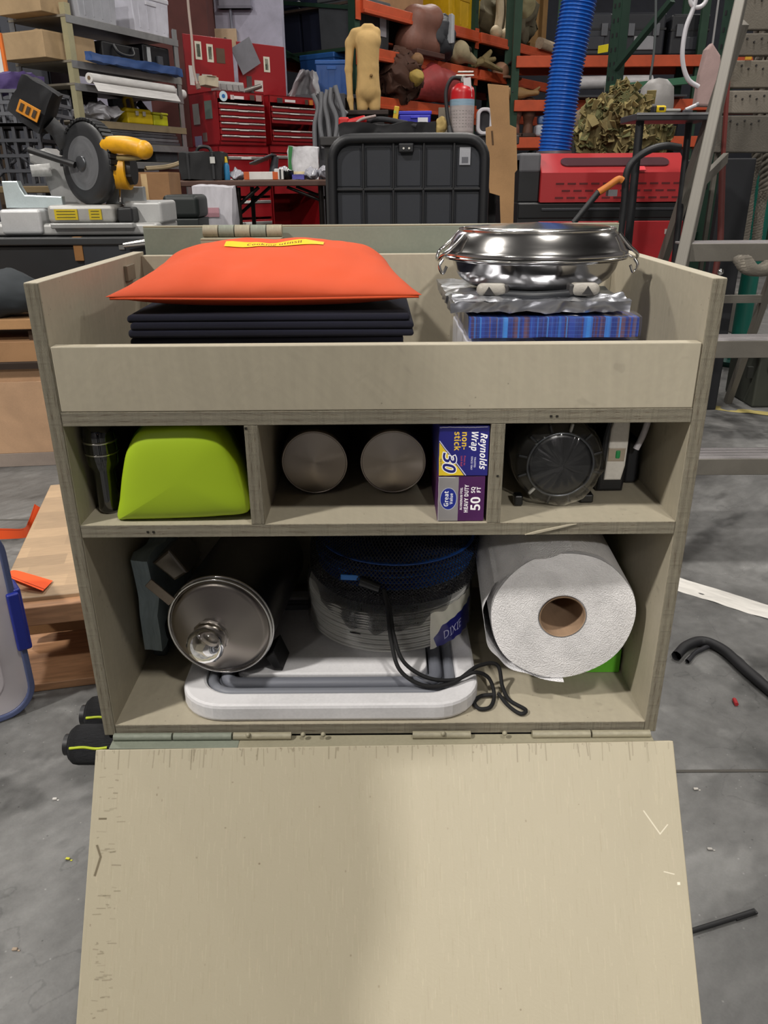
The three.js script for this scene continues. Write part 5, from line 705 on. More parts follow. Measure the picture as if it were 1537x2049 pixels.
  t = onR('doll_heap', 'tangled brown wigs and doll parts on the lower level', 'prop', [0.6648,1.7001,0.4737,0.2543], RC, .0); loc('heap', jitter(new THREE.SphereGeometry(1, 40, 28).scale(.24, .22, .2).translate(0, .2, 0), .13, 9, 4), mm(0x4b2f22, .8), t); loc('yellow_lump', jitter(new THREE.SphereGeometry(.07, 16, 12).translate(-.04, .17, .22), .03, 12), mm(0xb59a4e, .7), t); loc('tan_lump', jitter(new THREE.SphereGeometry(.06, 16, 12).translate(.08, .33, .14), .03, 12), mm(0x8d6a48, .7), t);
  t = onR('torso_prop', 'red moulded torso lying on the lower rack level', 'prop', [1.2398,1.7114,0.7813,0.2681], RC, .0); const hw = t.w / 2; loc('torso', body([[-hw * .9, .12, 0, .11, -hw * .2, .2, 0, .16], [-hw * .2, .18, 0, .15, hw * .5, .16, 0, .14], [hw * .4, .2, .03, .12, hw * .8, .2, .03, .11]], 44, .1), mm(0xa5403f, .5), t); loc('neck_ring', cy(.06, .06, .03, hw * .92, .21, .05, 'x', 20), mm(0xb01f22, .5), t);
  t = onR('foot_prop', 'tan rubber mask on a stem at the right of the lower level', 'prop', [2.6106,1.822,0.9126,0.3675], RC, .02); loc('mask', body([[.1, .42, 0, .1, .3, .44, 0, .09], [.02, .32, 0, .06, .16, .3, 0, .05]], 36, .06), mm(0xa97f63, .6), t); loc('stem', tube([[.12, .32, 0], [.06, .2, 0], [.0, .0, 0]], .035, 16, 10), mm(0x8d6a52, .7), t); loc('brim', jitter(cy(.2, .2, .02, .22, .36, 0, 'y', 28), .02, 10), mm(0x9c745a, .6), t);
  for (const [b, c, l] of [[[1.3792,1.9488,0.2304,0.0804], 0xa98f72, 'small tan block on the lower rack level behind the red torso'], [[1.6091,1.9685,0.17,0.0729], 0x8d7a58, 'small brown block on the lower rack level behind the red torso']]) { t = onR('prop_block', l, 'prop', [b[0], b[1], b[2], b[3]], RC, .5); loc('block', jitter(bx(.2, .42, .2, 0, .21, 0, .03), .03, 8), mm(c, .8), t); loc('cap', bx(.16, .03, .16, 0, .43, 0, .008), mm(c, .6), t); }
}
// ---------- pale foam torso ----------
{
  const b = [-0.127,1.4044,-6.6,0.2813,0.6157], t = thing('foam_torso', 'tan headless foam torso with one hanging arm, standing by the rack', 'mannequin', [b[0], b[1], b[2]]), w = b[3], h = b[4];
  loc('torso', body([[-.1 * w, .885 * h, 0, .12 * w, .33 * w, .885 * h, 0, .12 * w], [.0 * w, .8 * h, 0, .24 * w, .22 * w, .8 * h, 0, .24 * w], [.11 * w, .76 * h, 0, .31 * w, .11 * w, .52 * h, .0, .28 * w], [.11 * w, .5 * h, 0, .28 * w, .11 * w, .28 * h, 0, .32 * w], [-.04 * w, .24 * h, 0, .18 * w, -.05 * w, .1 * h, 0, .15 * w], [.26 * w, .24 * h, 0, .18 * w, .28 * w, .1 * h, 0, .15 * w], [.05 * w, .93 * h, 0, .1 * w, .2 * w, .93 * h, 0, .1 * w],
    [-.22 * w, .87 * h, 0, .13 * w, -.35 * w, .77 * h, 0, .12 * w], [-.35 * w, .78 * h, 0, .12 * w, -.4 * w, .5 * h, 0, .095 * w], [-.4 * w, .5 * h, 0, .095 * w, -.37 * w, .18 * h, .02, .075 * w], [-.37 * w, .18 * h, .02, .08 * w, -.33 * w, .06 * h, .03, .05 * w]], 84, .016), mat(0xd2ae72, .85), t);
  loc('navel', new THREE.SphereGeometry(.012, 10, 8).translate(.2 * w, .42 * h, .34 * w), mm(0x8a6c40, .9), t);
  const p = thing('torso_plinth', 'dark plinth under the foam torso', 'plinth', [b[0], 0, b[2]]); loc('column', bx(.3, b[1] + .02, .3, 0, (b[1] + .02) / 2, 0, .006), mm(0x2c2a2b, .8), p); loc('cap', bx(.36, .03, .36, 0, b[1] + .012, 0, .005), mm(0x3a2f2b, .8), p);
}
// ---------- black tote with its ribbed lid standing open ----------
{
  const b = [0.0597,0.827,-1.9,0.3487,0.212], w = b[3], x = b[0], yT = 1.041, yB = .56;
  const t = thing('black_tote', 'large black storage tote with its ribbed lid tipped upright', 'tote', [x, 0, -2.1]);
  const m = mm(0x121317, .5), m2 = mm(0x23262d, .55), h = yT - yB;
  loc('body', ex([[-w * .46, .08], [w * .46, .08], [w * .5, yB - .02], [-w * .5, yB - .02]], .42, .008).translate(0, 0, -.22), m, t); loc('body_rim', bx(w * 1.04, .03, .46, 0, yB - .02, 0, .008), m, t);
  for (const s of [-1, 1]) loc('wheel', cy(.05, .05, .03, s * w * .4, .05, -.15, 'x', 20), mBlk, t);
  const lid = loc('lid', ex(rrect(w, h, .045), .012, .004).translate(0, yB + h / 2, .19), m2, t);
  loc('lid_rim', tube(rrect(w - .012, h - .012, .042).map(p => [p[0], yB + h / 2 + p[1], .212]), .011, 140, 8, true), m, lid);
  for (let k = 1; k < 5; k++) loc('lid_rib', bx(.006, h * .94, .012, -w * .48 + w * .96 * k / 5, yB + h / 2, .209, .002), m, lid);
  for (let k = 1; k < 5; k++) loc('lid_rib', bx(w * .95, .006, .012, 0, yB + h * (1 - .19 * k - .035), .209, .002), m, lid);
  for (let i = 0; i < 5; i++) for (let j = 0; j < 4; j++) loc('lid_panel', bx(w * .96 / 5 - .012, h * .19 - .012, .004, -w * .48 + w * .96 * (i + .5) / 5, yB + h * (1 - .19 * (j + .5) - .035), .2055, .0015), m2, lid);
  const q = [0.0543,1.0166,-1.885]; loc('latch_tab', bx(.034, .02, .012, q[0] - x, q[1], .216, .004), mBlk, lid); for (const s of [-.006, .006]) loc('latch_hole', cy(.0022, .0022, .003, q[0] - x + s, q[1] - .001, .2225, 'z', 10), mm(0xd0cdc4, .5), lid);
  const l = [0.1842,0.9998,-1.885]; loc('paper_label', bx(.024, .036, .002, l[0] - x, l[1], .2095), mm(0x9c9da3, .6), lid); loc('label_print', bx(.014, .012, .0025, l[0] - x, l[1] - .008, .2098), mm(0x5e5f66, .6), lid);
}
// ---------- bench behind it ----------
const WY = 1.1509, WZ = -4.2;
{
  const x0 = -0.2991, x1 = 0.6722, t = thing('work_bench', 'dark workbench behind the black tote', 'bench', [(x0 + x1) / 2, 0, WZ - .3]);
  part('top', lim(x0, x1, WY - .04, WY, WZ - .6, WZ, .005), mm(0x2c2a2a, .6), t); for (const x of [x0 + .05, x1 - .05]) for (const z of [-.05, -.55]) part('leg', lim(x - .03, x + .03, 0, WY - .04, WZ + z - .03, WZ + z + .03), mm(0x232324, .6), t); part('lower_shelf', lim(x0 + .02, x1 - .02, .3, .33, WZ - .58, WZ - .02), mm(0x2b2928, .7), t);
  const on = (name, label, cat, b, back = .1) => { const o = thing(name, label, cat, [b[0], WY + .001, WZ - back]); o.w = b[3]; o.h = b[4]; return o; };
  let o = on('black_duffel', 'black soft bag lying on the bench behind the black tote', 'bag', [0.0315,1.1541,-4.25,0.47,0.0704], .12); loc('bag', jitter(bigBox(-o.w / 2, o.w / 2, 0, o.h * .8, -.12, .1, 30), .03, 9, 6), mat(0x141417, .85), o); loc('strap', tube([[-o.w * .3, o.h * .8, .0], [-o.w * .1, o.h * 1.1, .04], [o.w * .15, o.h * .85, .08], [o.w * .3, o.h * .6, .1]], .012), mm(0x26262a, .8), o);
  o = on('red_tool', 'red power tool lying on the black bag', 'tool', [-0.116,1.202,-4.3,0.1776,0.0574], .1); o.position.y = WY + [-0.116,1.202,-4.3,0.1776,0.0574][4] * .8; loc('body', jitter(bx(o.w * .6, o.h * .7, .08, -o.w * .02, o.h * .4, 0, .015).rotateZ(.2), .006, 20), mm(0xc0181c, .45), o); loc('end', bx(o.w * .3, o.h * .9, .08, -o.w * .38, o.h * .3, 0, .012), mm(0xc9201f, .45), o); loc('cable', tube([[-o.w * .1, o.h * .1, .05], [o.w * .1, o.h * .5, .06], [o.w * .5, o.h * .8, .04]], .007), mm(0x9b8a86, .6), o);
  o = on('yellow_level', 'short yellow strip leaning beside the blue box', 'tool', [0.0678,1.2053,-4.3,0.0419,0.0705], .12); o.position.y = WY + .07; loc('strip', bx(o.w * .6, o.h * .95, .03, 0, o.h * .5, 0, .004).rotateZ(-.15), mm(0xc9a21c, .5), o); loc('vial', bx(o.w * .3, .012, .032, 0, o.h * .6, 0), mm(0x9ab04a, .4), o);
  o = on('blue_box', 'royal blue plastic box with white label on the bench', 'box', [0.1743,1.1604,-4.4,0.1618,0.1291], .28); tote(o, o.w, o.h, .2, mm(0x2426a6, .5), mm(0x2b2db8, .5), 2); loc('white_label', bx(o.w * .32, o.h * .4, .004, o.w * .24, o.h * .55, .012), mm(0xcfcfd6, .5), o); loc('label_print', bx(o.w * .14, o.h * .14, .005, o.w * .22, o.h * .52, .013), mm(0x55565c, .6), o);
  o = on('tan_glove', 'tan glove draped at the right end of the black bag', 'glove', [0.2868,1.1477,-4.15,0.0527,0.0474], .03); loc('glove', jitter(body([[0, .02, 0, .02, .01, .05, 0, .022], [.01, .04, 0, .02, -.012, .07, 0, .01], [.01, .04, 0, .018, .012, .078, 0, .009]], 24, .02), .01, 30), mm(0xb59c62, .85), o); loc('cuff', cy(.022, .024, .016, 0, .009, 0, 'y', 18), mm(0xa58c52, .85), o);
  o = on('fire_extinguisher', 'red fire extinguisher with grey label and black hose', 'extinguisher', [0.3882,1.1446,-4.1,0.1355,0.2741], .0); { const h = o.h, r = [0.3906,1.1446,-4.1,0.1168,0.2741][3] / 2; const cyl = loc('cylinder', lathe([[0, 0], [r * .92, 0], [r, .012], [r, h * .66], [r * .9, h * .74], [r * .55, h * .8], [r * .28, h * .82], [0, h * .82]], 40), mm(0xb81a20, .35), o); const band = (a, b, c) => loc('label_band', lathe([[r * 1.006, h * a], [r * 1.006, h * b]], 40), mm(c, .5), cyl); band(.06, .46, 0xa39a98); band(.46, .56, 0x86a0b2); band(.02, .06, 0x8b8482); for (let k = 0; k < 6; k++) loc('print_line', lathe([[r * 1.01, h * (.12 + k * .05)], [r * 1.01, h * (.128 + k * .05)]], 24).applyMatrix4(new THREE.Matrix4()), mm(0x6b6664, .6), cyl); loc('valve', cy(r * .26, r * .22, h * .1, 0, h * .86, 0), mm(0xa9a49c, .3, .8), o); loc('lever', bx(r * 1.5, h * .03, r * .3, r * .15, h * .93, 0, .004).rotateZ(-.0), mm(0xc8c4bc, .4, .4), o); loc('lever', bx(r * 1.3, h * .025, r * .3, r * .2, h * .985, 0, .004), mm(0xc8c4bc, .4, .4), o); loc('gauge', cy(r * .2, r * .2, .02, 0, h * .86, r * .3, 'z', 18), mm(0x8d8a84, .4, .5), o); loc('tag', bx(r * .6, h * .3, .004, r * .75, h * .72, r * .7).rotateZ(.12), mm(0xc9c4c4, .6), o); loc('hose', tube([[-r * .1, h * .88, 0], [-r * .9, h * .88, .02], [-r * 1.35, h * .7, .02], [-r * 1.25, h * .35, .03], [-r * 1.05, h * .12, .04]], r * .16, 40, 10), mm(0x1b1a1c, .6), o); loc('nozzle', rod([-r * 1.08, h * .14, .04], [-r * .98, h * .02, .05], r * .18, r * .26), mBlk, o); }
  o = on('grey_case', 'grey folded cardboard standing left of the fire extinguisher', 'cardboard', [0.3537,1.1641,-4.5,0.1033,0.1526], .4); loc('sheet', bx(o.w, o.h, .02, 0, o.h / 2, 0, .003).rotateX(-.1), mm(0x6f6658, .8), o); loc('fold', bx(o.w * .3, o.h * .96, .02, o.w * .3, o.h / 2, .03, .003).rotateX(-.1), mm(0x7c7160, .8), o);
  o = on('white_window_surround', 'white plastic surround right of the fire extinguisher', 'frame', [0.4964,1.1092,-4.2,0.0776,0.1178], .0); loc('frame', ex(rrect(o.w, o.h, .03), .03, .004, [rrect(o.w * .6, o.h * .75, .02)]).translate(0, o.h / 2, 0), mm(0xb9b6ba, .5), o); loc('inner_panel', bx(o.w * .62, o.h * .77, .01, 0, o.h / 2, .006), mm(0x1e1d22, .6), o);
}
// cardboard cut-out panel
{
  const D = 2.9, t = thing('cardboard_cutout', 'tall tan cardboard cut-out leaning left of the red machine', 'cardboard', [0.4193,0.8227,-2.9]);
  const pts = [[0.3497,1.2408,-2.9], [0.4189,1.2346,-2.9], [0.4287,1.1198,-2.9], [0.4509,1.1107,-2.9], [0.462,0.982,-2.9], [0.4541,0.9727,-2.9], [0.4588,0.7731,-2.9], [0.4184,0.7733,-2.9], [0.4066,0.9003,-2.9], [0.3717,0.9101,-2.9], [0.3574,0.9983,-2.9], [0.349,1.1113,-2.9], [0.3687,1.1172,-2.9]].map(p => [p[0], p[1]]);
  part('sheet', ex(pts, .008, .001).translate(0, 0, -2.904), mat(0xb0895f, .9), t);
  const q = [0.4395,0.7732,-2.9]; part('lower_sheet', lim(q[0] - .02, q[0] + .02, 0, q[1], -2.904, -2.896), mat(0xa9835a, .9), t); part('slot', bar([0.3694, 1.1022, -2.8945], [0.3748, 1.0597, -2.8945], .006, .002), mm(0x5f4730, .9), t);
}
// ---------- red laser cutter ----------
const LZ = -3.5, LY = 1.0525;
{
  const X = (px, y) => 0; const x0 = 0.5666, xa = 0.6604, xb = 1.2592, xc = 1.3173, t = thing('laser_cutter', 'red and black floor-standing laser cutting machine', 'machine', [(x0 + xc) / 2, 0, LZ - .4]);
  const y1 = 0.9767, y2 = 0.8637, y3 = 0.8011, blk = mm(0x141518, .45), red = phys(0x9e2629, { roughness: .4 }), gry = mm(0x5a5a5e, .6);
  part('cabinet', lim(x0, xc, .06, y2, LZ - .66, LZ, .006), blk, t);
  part('side_housing', lim(x0, xa - .005, y2, LY - .02, LZ - .65, LZ - .01, .006), blk, t); part('side_cover', lim(x0, xa - .005, y1, LY, LZ - .65, LZ - .004, .012), gry, t);
  part('end_housing', lim(xb, xc, y2, LY - .03, LZ - .65, LZ - .01, .006), blk, t);
  const hood = part('hood', ex([[0, y2], [0, y1], [.13, LY], [.6, LY], [.6, y2]].map(p => [p[0], p[1]]), xb - xa, .004).rotateY(Math.PI / 2).translate(xa, 0, LZ + .012), red, t);
  // window follows the sloping face
  const a = Math.atan2(.13, LY - y1), wx0 = 0.7449, wx1 = 1.1942, L = Math.hypot(.13, LY - y1);
  { const g = ex(rrect(wx1 - wx0, L * .4, L * .18), .004, .001); g.rotateX(-a); part('window', g.translate((wx0 + wx1) / 2, (y1 + LY) / 2 + .001, LZ + .012 - .065 + .002), phys(0x4a3236, { roughness: .12 }), hood); }
  part('handle_plate', bx(.07, .03, .006, 0, 0, 0, .003).rotateX(-a).translate(1.0458, y1 + .014, LZ + .012), mm(0xd34048, .4), hood);
  for (let r = 0; r < 3; r++) for (let k = 0; k < 11 - (r === 1 ? 1 : 0); k++) part('vent_slot', lim(0, .034, 0, .007, 0, .004).translate(0.7187 + (r === 1 ? .026 : 0) + k * .0485, 0.9316 - r * .027, LZ + .0095), mm(0x54070c, .7), hood);
  part('front_gap', lim(x0 + .004, xc - .004, y3, y2 - .004, LZ - .02, LZ + .006, .004), mm(0x0d0e10, .4), t); part('front_rail', lim(x0 + .1, xb, y3 + .03, y3 + .04, LZ + .004, LZ + .012, .002), mm(0x2c2e33, .4), t);
  part('lower_door', lim(0.6576, 1.2663, .16, y3 - .012, LZ - .005, LZ + .01, .004), mm(0x9d141b, .45), t); part('nameplate', lim(1.1929, 1.2414, 0.7367, 0.7566, LZ + .009, LZ + .012), mm(0xa79c98, .5), t);
  for (const x of [x0 + .06, xc - .06]) part('caster', cy(.03, .03, .03, x, .03, LZ - .1, 'x', 16), blk, t);
}
// blue ribbed duct
{
  const t = thing('extraction_duct', 'bright blue ribbed extraction hose rising from the red machine', 'hose', [0.8013,1.0768,-3.95]);
  const c = new THREE.CatmullRomCurve3([[0.7941,1.0517,-3.95], [0.8039,1.1595,-3.95], [0.8189,1.3597,-3.95], [0.842,1.5513,-3.95], [0.8642,1.7349,-3.95], [0.8779,1.9452,-3.95], [0.8836,2.1779,-3.95]].map(V3)), R = .068, N = 620, fr2 = c.computeFrenetFrames(N, false);
  const A = c.getSpacedPoints(N), top = [];
  part('ribbed_tube', grid(32, N, (u, v) => { const k = Math.round(v * N), p = A[k], a = u * 6.2832, r = R + .0085 * Math.pow(.5 + .5 * Math.cos(k * 6.2832 / 8), 1.5); const n = fr2.normals[k], b = fr2.binormals[k]; return [p.x + r * (Math.cos(a) * n.x + Math.sin(a) * b.x), p.y + r * (Math.cos(a) * n.y + Math.sin(a) * b.y), p.z + r * (Math.cos(a) * n.z + Math.sin(a) * b.z)]; }), phys(0x1458b0, { roughness: .35 }), t);
  const q = A[0]; part('collar', cy(.08, .08, .05, q.x, q.y - .005, q.z, 'y', 28), mm(0x77777a, .4, .6), t); const e = A[N]; part('ceiling_pipe', rod([e.x, e.y - .05, e.z], [e.x + .05, 5.58, e.z], .075, .075, 28), mm(0x9a9a9c, .4, .6), t);
}
// ---------- rack along the back wall ----------
const KZ = -9.6, KY = [1.3868, 1.7518, 2.1705];
{
  const x0 = 1.45, x1 = 4.7965, t = thing('back_rack', 'orange beamed rack along the far back wall', 'rack', [(x0 + x1) / 2, 0, KZ - .5]);
  for (const x of [x0, (x0 + x1) / 2 + .3, x1]) for (const z of [0, -.6]) part('post', lim(x - .04, x + .04, 0, 4.2, KZ + z - .04, KZ + z + .02), gGreen, t);
  for (const y of KY) { for (const z of [.03, -.63]) part('beam', lim(x0, x1, y - .11, y, KZ + z - .025, KZ + z + .025, .006), gOr, t); part('deck', lim(x0, x1, y - .01, y + .005, KZ - .6, KZ), mm(0x423832, .85), t); }
}
const onK = (name, label, cat, b, i, back = .1) => { const o = thing(name, label, cat, [b[0], KY[i] + .006, KZ - back]); o.w = b[3]; o.h = b[4]; return o; };
{
  let o = onK('beast_skull_prop', 'long tan animal skull on the back rack beside the blue hose', 'prop', [1.5527,1.7757,-9.6,0.3701,0.1347], 1, .05); loc('skull', body([[-o.w * .38, o.h * .5, 0, o.h * .45, -o.w * .1, o.h * .5, 0, o.h * .35], [-o.w * .1, o.h * .45, 0, o.h * .3, o.w * .4, o.h * .5, .05, o.h * .2]], 36, .08), mm(0x937247, .7), o); loc('eye_socket', new THREE.SphereGeometry(o.h * .16, 12, 10).translate(-o.w * .33, o.h * .55, o.h * .38), mBlk, o); loc('horn', rod([o.w * .3, o.h * .5, 0], [o.w * .5, o.h * .95, 0], .03, .01), mm(0x8a6a42, .7), o);
  for (const [b, l, c] of [[[1.4894,1.402,-9.6,0.1435,0.2672], 'reddish doll head left of the blue hose, low on the back rack', 0x8d5f50], [[1.6385,1.4011,-9.6,0.1325,0.2672], 'brown doll head next to the blue hose, low on the back rack', 0x6e4a3a]]) { o = onK('head_prop', l, 'prop', b, 0, .1); loc('head', body([[0, .3, 0, .1, 0, .24, .02, .075], [0, .16, 0, .05, 0, .04, 0, .06]], 32, .04), mm(c, .6), o); loc('stand', bx(.18, .04, .16, 0, .02, 0, .01), mm(0x4b3a33, .8), o); }
  o = onK('white_blue_parts', 'white and blue plastic parts low on the back rack', 'parts', [1.786,1.4002,-9.6,0.1107,0.1591], 0, .05); loc('white_part', bx(.16, .12, .2, 0, .06, 0, .03), mm(0xb9bcc6, .5), o); loc('blue_part', jitter(bx(.14, .1, .14, .02, .17, 0, .03), .02, 9), mm(0x5a78a8, .5), o);
  for (const [b, l, c, i, bk] of [[[2.2822,2.1444,-9.4,0.364,0.4034], 'large dark tool case high on the back rack behind the green post', 0x33363d, 2, .05], [[2.8173,2.1411,-9.4,0.4784,0.4123], 'black transit case with clear tray high on the back rack', 0x23252c, 2, .1], [[3.3179,2.1381,-9.4,0.4163,0.3948], 'black transit case behind the white cable loop', 0x202228, 2, .1]]) { o = onK('transit_case', l, 'case', b, i, bk); loc('shell', bx(o.w, o.h, .6, 0, o.h / 2, -.3, .03), mm(c, .5), o); loc('lid_line', bx(o.w * 1.01, .02, .61, 0, o.h * .62, -.3), mBlk, o); for (const s of [-.28, .28]) loc('latch', bx(.07, .12, .03, o.w * s, o.h * .6, .01, .006), mm(0x6b6d72, .4, .5), o); loc('tray', bx(o.w * .5, o.h * .32, .02, o.w * .05, o.h * .3, .005, .01), mm(c === 0x23252c ? 0x9a9ba0 : 0x3c3e45, .3), o); }
  o = onK('white_pipe', 'upper thick white plastic pipe lying behind the green post', 'pipe', [2.4927,1.8733,-9.2,0.9032,0.0821], 1, -.3); o.position.y = 1.91; o.position.z = -9.55; for (const [y, r, a, z] of [[0, .065, .02, 0]]) { loc('pipe', rod([-o.w / 2, y, z], [o.w / 2, y + a, z - .1], r, r, 20), mm(0xc9c7c9, .4), o); loc('coupling', rod([-o.w * .05, y, z], [o.w * .03, y, z], r * 1.25, r * 1.25, 20), mm(0x5d8f77, .5), o); }
  o = onK('white_pipe', 'lower thin white plastic pipe tapering behind the green post', 'pipe', [2.7033,1.8255,-9.1,0.6384,0.0454], 1, -.3); o.position.y = 1.8527; o.position.z = -9.38; loc('pipe', rod([-o.w / 2, -.03, 0], [o.w / 2, .02, 0], .045, .03, 18), mm(0xd2cdc0, .4), o); loc('yellow_band', rod([-o.w * .2, -.02, 0], [-o.w * .17, -.018, 0], .05, .05, 18), mm(0xc7b65a, .5), o);
  { const q = thing('pipe_hanger', 'dark bracket holding the white pipes on the back rack', 'bracket', [2.5538, KY[1] + .006, -9.5]); const hh = 1.91 - KY[1] - .08; for (const s of [-.6, .0, .5]) loc('arm', bx(.06, hh, .3, s, hh / 2, 0, .006), mm(0x3a3c40, .6), q); loc('base', bx(1.4, .02, .3, 0, .01, 0), mm(0x3a3c40, .6), q); }
  for (const [b, l] of [[[2.787,1.3937,-9.6,0.33,0.4517], 'left dark crate on the bottom level of the back rack'], [[3.1996,1.3911,-9.6,0.3851,0.4518], 'right dark crate on the bottom level of the back rack']]) { o = onK('dark_bin', l, 'bin', b, 0, .3); tote(o, o.w, o.h * .9, .5, mm(0x2a2b30, .6), mm(0x33343a, .6)); }
}
// ---------- nearer green upright frame ----------
const EP = [1.6592,-6.4,0.5161,0.8565,0.934];
{
  const t = thing('rack_upright', 'dark green perforated rack frame with diagonal brace behind the red machine', 'rack', [EP[0], 0, EP[1]], ROT(EP)); const W = EP[4], g = mm(0x1f3d2f, .6, .2), g2 = mm(0x44765a, .55, .2);
  for (const x of [0, W]) { const p = loc('post', merge([bx(.085, 4.4, .004, x, 2.2, 0), bx(.004, 4.4, .08, x - .042, 2.2, -.04), bx(.004, 4.4, .08, x + .042, 2.2, -.04)]), g, t); for (let k = 0; k < 30; k++) for (const s of [-.02, .02]) loc('slot', bx(.014, .026, .002, x + s, .9 + k * .09, .003), mBlk, p); }
  const d0 = [0.0384,1.6774], d1 = [0.4777,2.0268]; loc('diagonal_brace', bar([d0[0], d0[1], .0], [d1[0], d1[1], .0], .045, .03), g, t); const h0 = [0.027,1.5585], h1 = [0.8669,1.5255]; loc('cross_bar', bar([h0[0], h0[1], 0], [h1[0] + .2, h1[1] + .01, 0], .05, .04), g2, t); loc('cross_bar', bar([0, .6, 0], [W, .6, 0], .04, .04), g, t);
  const y = [-0.0921,1.817]; const tag = loc('yellow_tag', bx(.1, .05, .004, y[0], y[1], .01, .004), mm(0xe4d21c, .5), t);
}
{ // pink paddle, cable loops, cloth
  let b = [1.9847,1.3582,-5.4,0.1279,0.3368], t = thing('pink_paddle', 'worn pinkish foam paddle hanging behind the ladder', 'foam', [b[0], b[1], b[2]]); loc('foam', jitter(ex([[-.5, 0], [.4, 0], [.52, .5], [.35, .8], [-.1, 1], [-.35, .9], [-.5, .5]].map(p => [p[0] * b[3], p[1] * b[4]]), .05, .012), .012, 12), mm(0xb79c98, .8), t); loc('hanger', rod([0, b[4] * .95, .02], [0, b[4] + 1.2, .02], .006), mm(0x9a9a9a, .5), t);
  t = thing('white_cable', 'white cable hanging in a long loop beside the ladder', 'cable', [1.1558,1.5607,-3.4]); part('cable', tube([[1.143,1.8044,-3.4], [1.1687,1.5606,-3.4], [1.1455,1.4651,-3.4], [1.1483,1.3669,-3.4], [1.181,1.2998,-3.4], [1.2229,1.2758,-3.4]], .009, 60, 8), mm(0xc9c7cc, .5), t); part('ring', new THREE.TorusGeometry(.03, .008, 10, 28).translate(...[1.1789,1.5669,-3.4]), mm(0xd6d4d8, .5), t);
  t = thing('grey_string', 'thin grey string hanging before the rack frame', 'string', [1.5617,1.7881,-5.2]); part('string', tube([[1.524,2.1672,-5.2], [1.5732,1.788,-5.2], [1.5842,1.6139,-5.2], [1.5787,1.4734,-5.2]], .007, 24, 6), mm(0x4b5152, .7), t); part('knot', new THREE.SphereGeometry(.016, 10, 8).translate(...[1.5791,1.4708,-5.2]), mm(0x4b5152, .7), t);
}
// camouflage netting heap
{
  const b = [1.2272,1.0685,-4.5,0.3887,0.2837], t = thing('camouflage_netting', 'heap of tan and green camouflage netting behind the red machine', 'netting', [b[0], 0, b[2]]); const yb = b[1], w = b[3], h = b[4], my = mat(0x6d633f, .9);
  loc('stand', bx(w * .8, yb - .02, .3, 0, (yb - .02) / 2, 0, .01), mm(0x2a2622, .8), t);
  const core = loc('core', jitter(body([[-w * .3, yb + .08, 0, .1, -w * .05, yb + h * .5, 0, .13], [w * .2, yb + .08, 0, .14, w * .08, yb + h * .7, 0, .1], [w * .05, yb + h * .6, 0, .1, w * .02, yb + h * .9, 0, .05], [w * .1, yb + h * .3, 0, .13, w * .4, yb + .08, 0, .08]], 44, .06), .09, 13, 3), my, t);
  const pos = core.geometry.attributes.position, parts = [[], [], []]; for (let k = 0; k < 900; k++) { const i = Math.floor(rnd() * pos.count), g = bx(rr(.015, .05), rr(.02, .07), .004); g.rotateX(rr(-1, 1)); g.rotateY(rr(-1.2, 1.2)); g.rotateZ(rr(-1, 1)); g.translate(pos.getX(i), pos.getY(i), pos.getZ(i)); parts[k % 3].push(g); }
  parts.forEach((l, k) => { const m = loc('cloth_strips', merge(l), mat([0x9a8c5c, 0x5a5a36, 0x7d7048][k], .9), t); m.userData.kind = 'stuff'; });
  const o = thing('plush_snout', 'brown plush muzzle left of the camouflage netting', 'prop', [1.1653,1.2358,-5.2]); loc('snout', body([[-.12, 0, 0, .03, .02, .02, 0, .06], [.02, .03, 0, .06, .08, .08, 0, .05]], 28, .03), mm(0x6c5a48, .8), o); loc('nose', new THREE.SphereGeometry(.025, 12, 10).translate(-.14, .01, .01), mm(0x241d1a, .6), o);
  const q = thing('prop_post', 'dark post carrying the plush muzzle', 'post', [o.position.x, 0, o.position.z]); loc('post', cy(.03, .03, o.position.y - .04, 0, (o.position.y - .04) / 2, 0), mBlk, q); loc('foot', cy(.14, .14, .02, 0, .01, 0), mBlk, q);
}
// dark tubs and white helmet between
{
  const b = [1.5982,1.3166,-5.1,0.0988,0.1032]; const t = thing('white_helmet', 'white rounded helmet beside the tape measure', 'helmet', [b[0], 0, b[2]]); loc('shell', lathe([[0, .19], [.05, .18], [.09, .14], [.1, .06], [.1, 0], [.09, 0], [.085, .05], [0, .15]], 32, 0, b[1] - .02, 0), mm(0x8f8c8a, .5), t); loc('peak', bx(.12, .015, .09, .05, b[1] - .005, .08, .006), mm(0xc9c6c2, .4), t); loc('stand', cy(.02, .02, b[1] - .02, 0, (b[1] - .02) / 2, 0), mBlk, t); loc('foot', cy(.14, .14, .02, 0, .01, 0), mBlk, t);
}
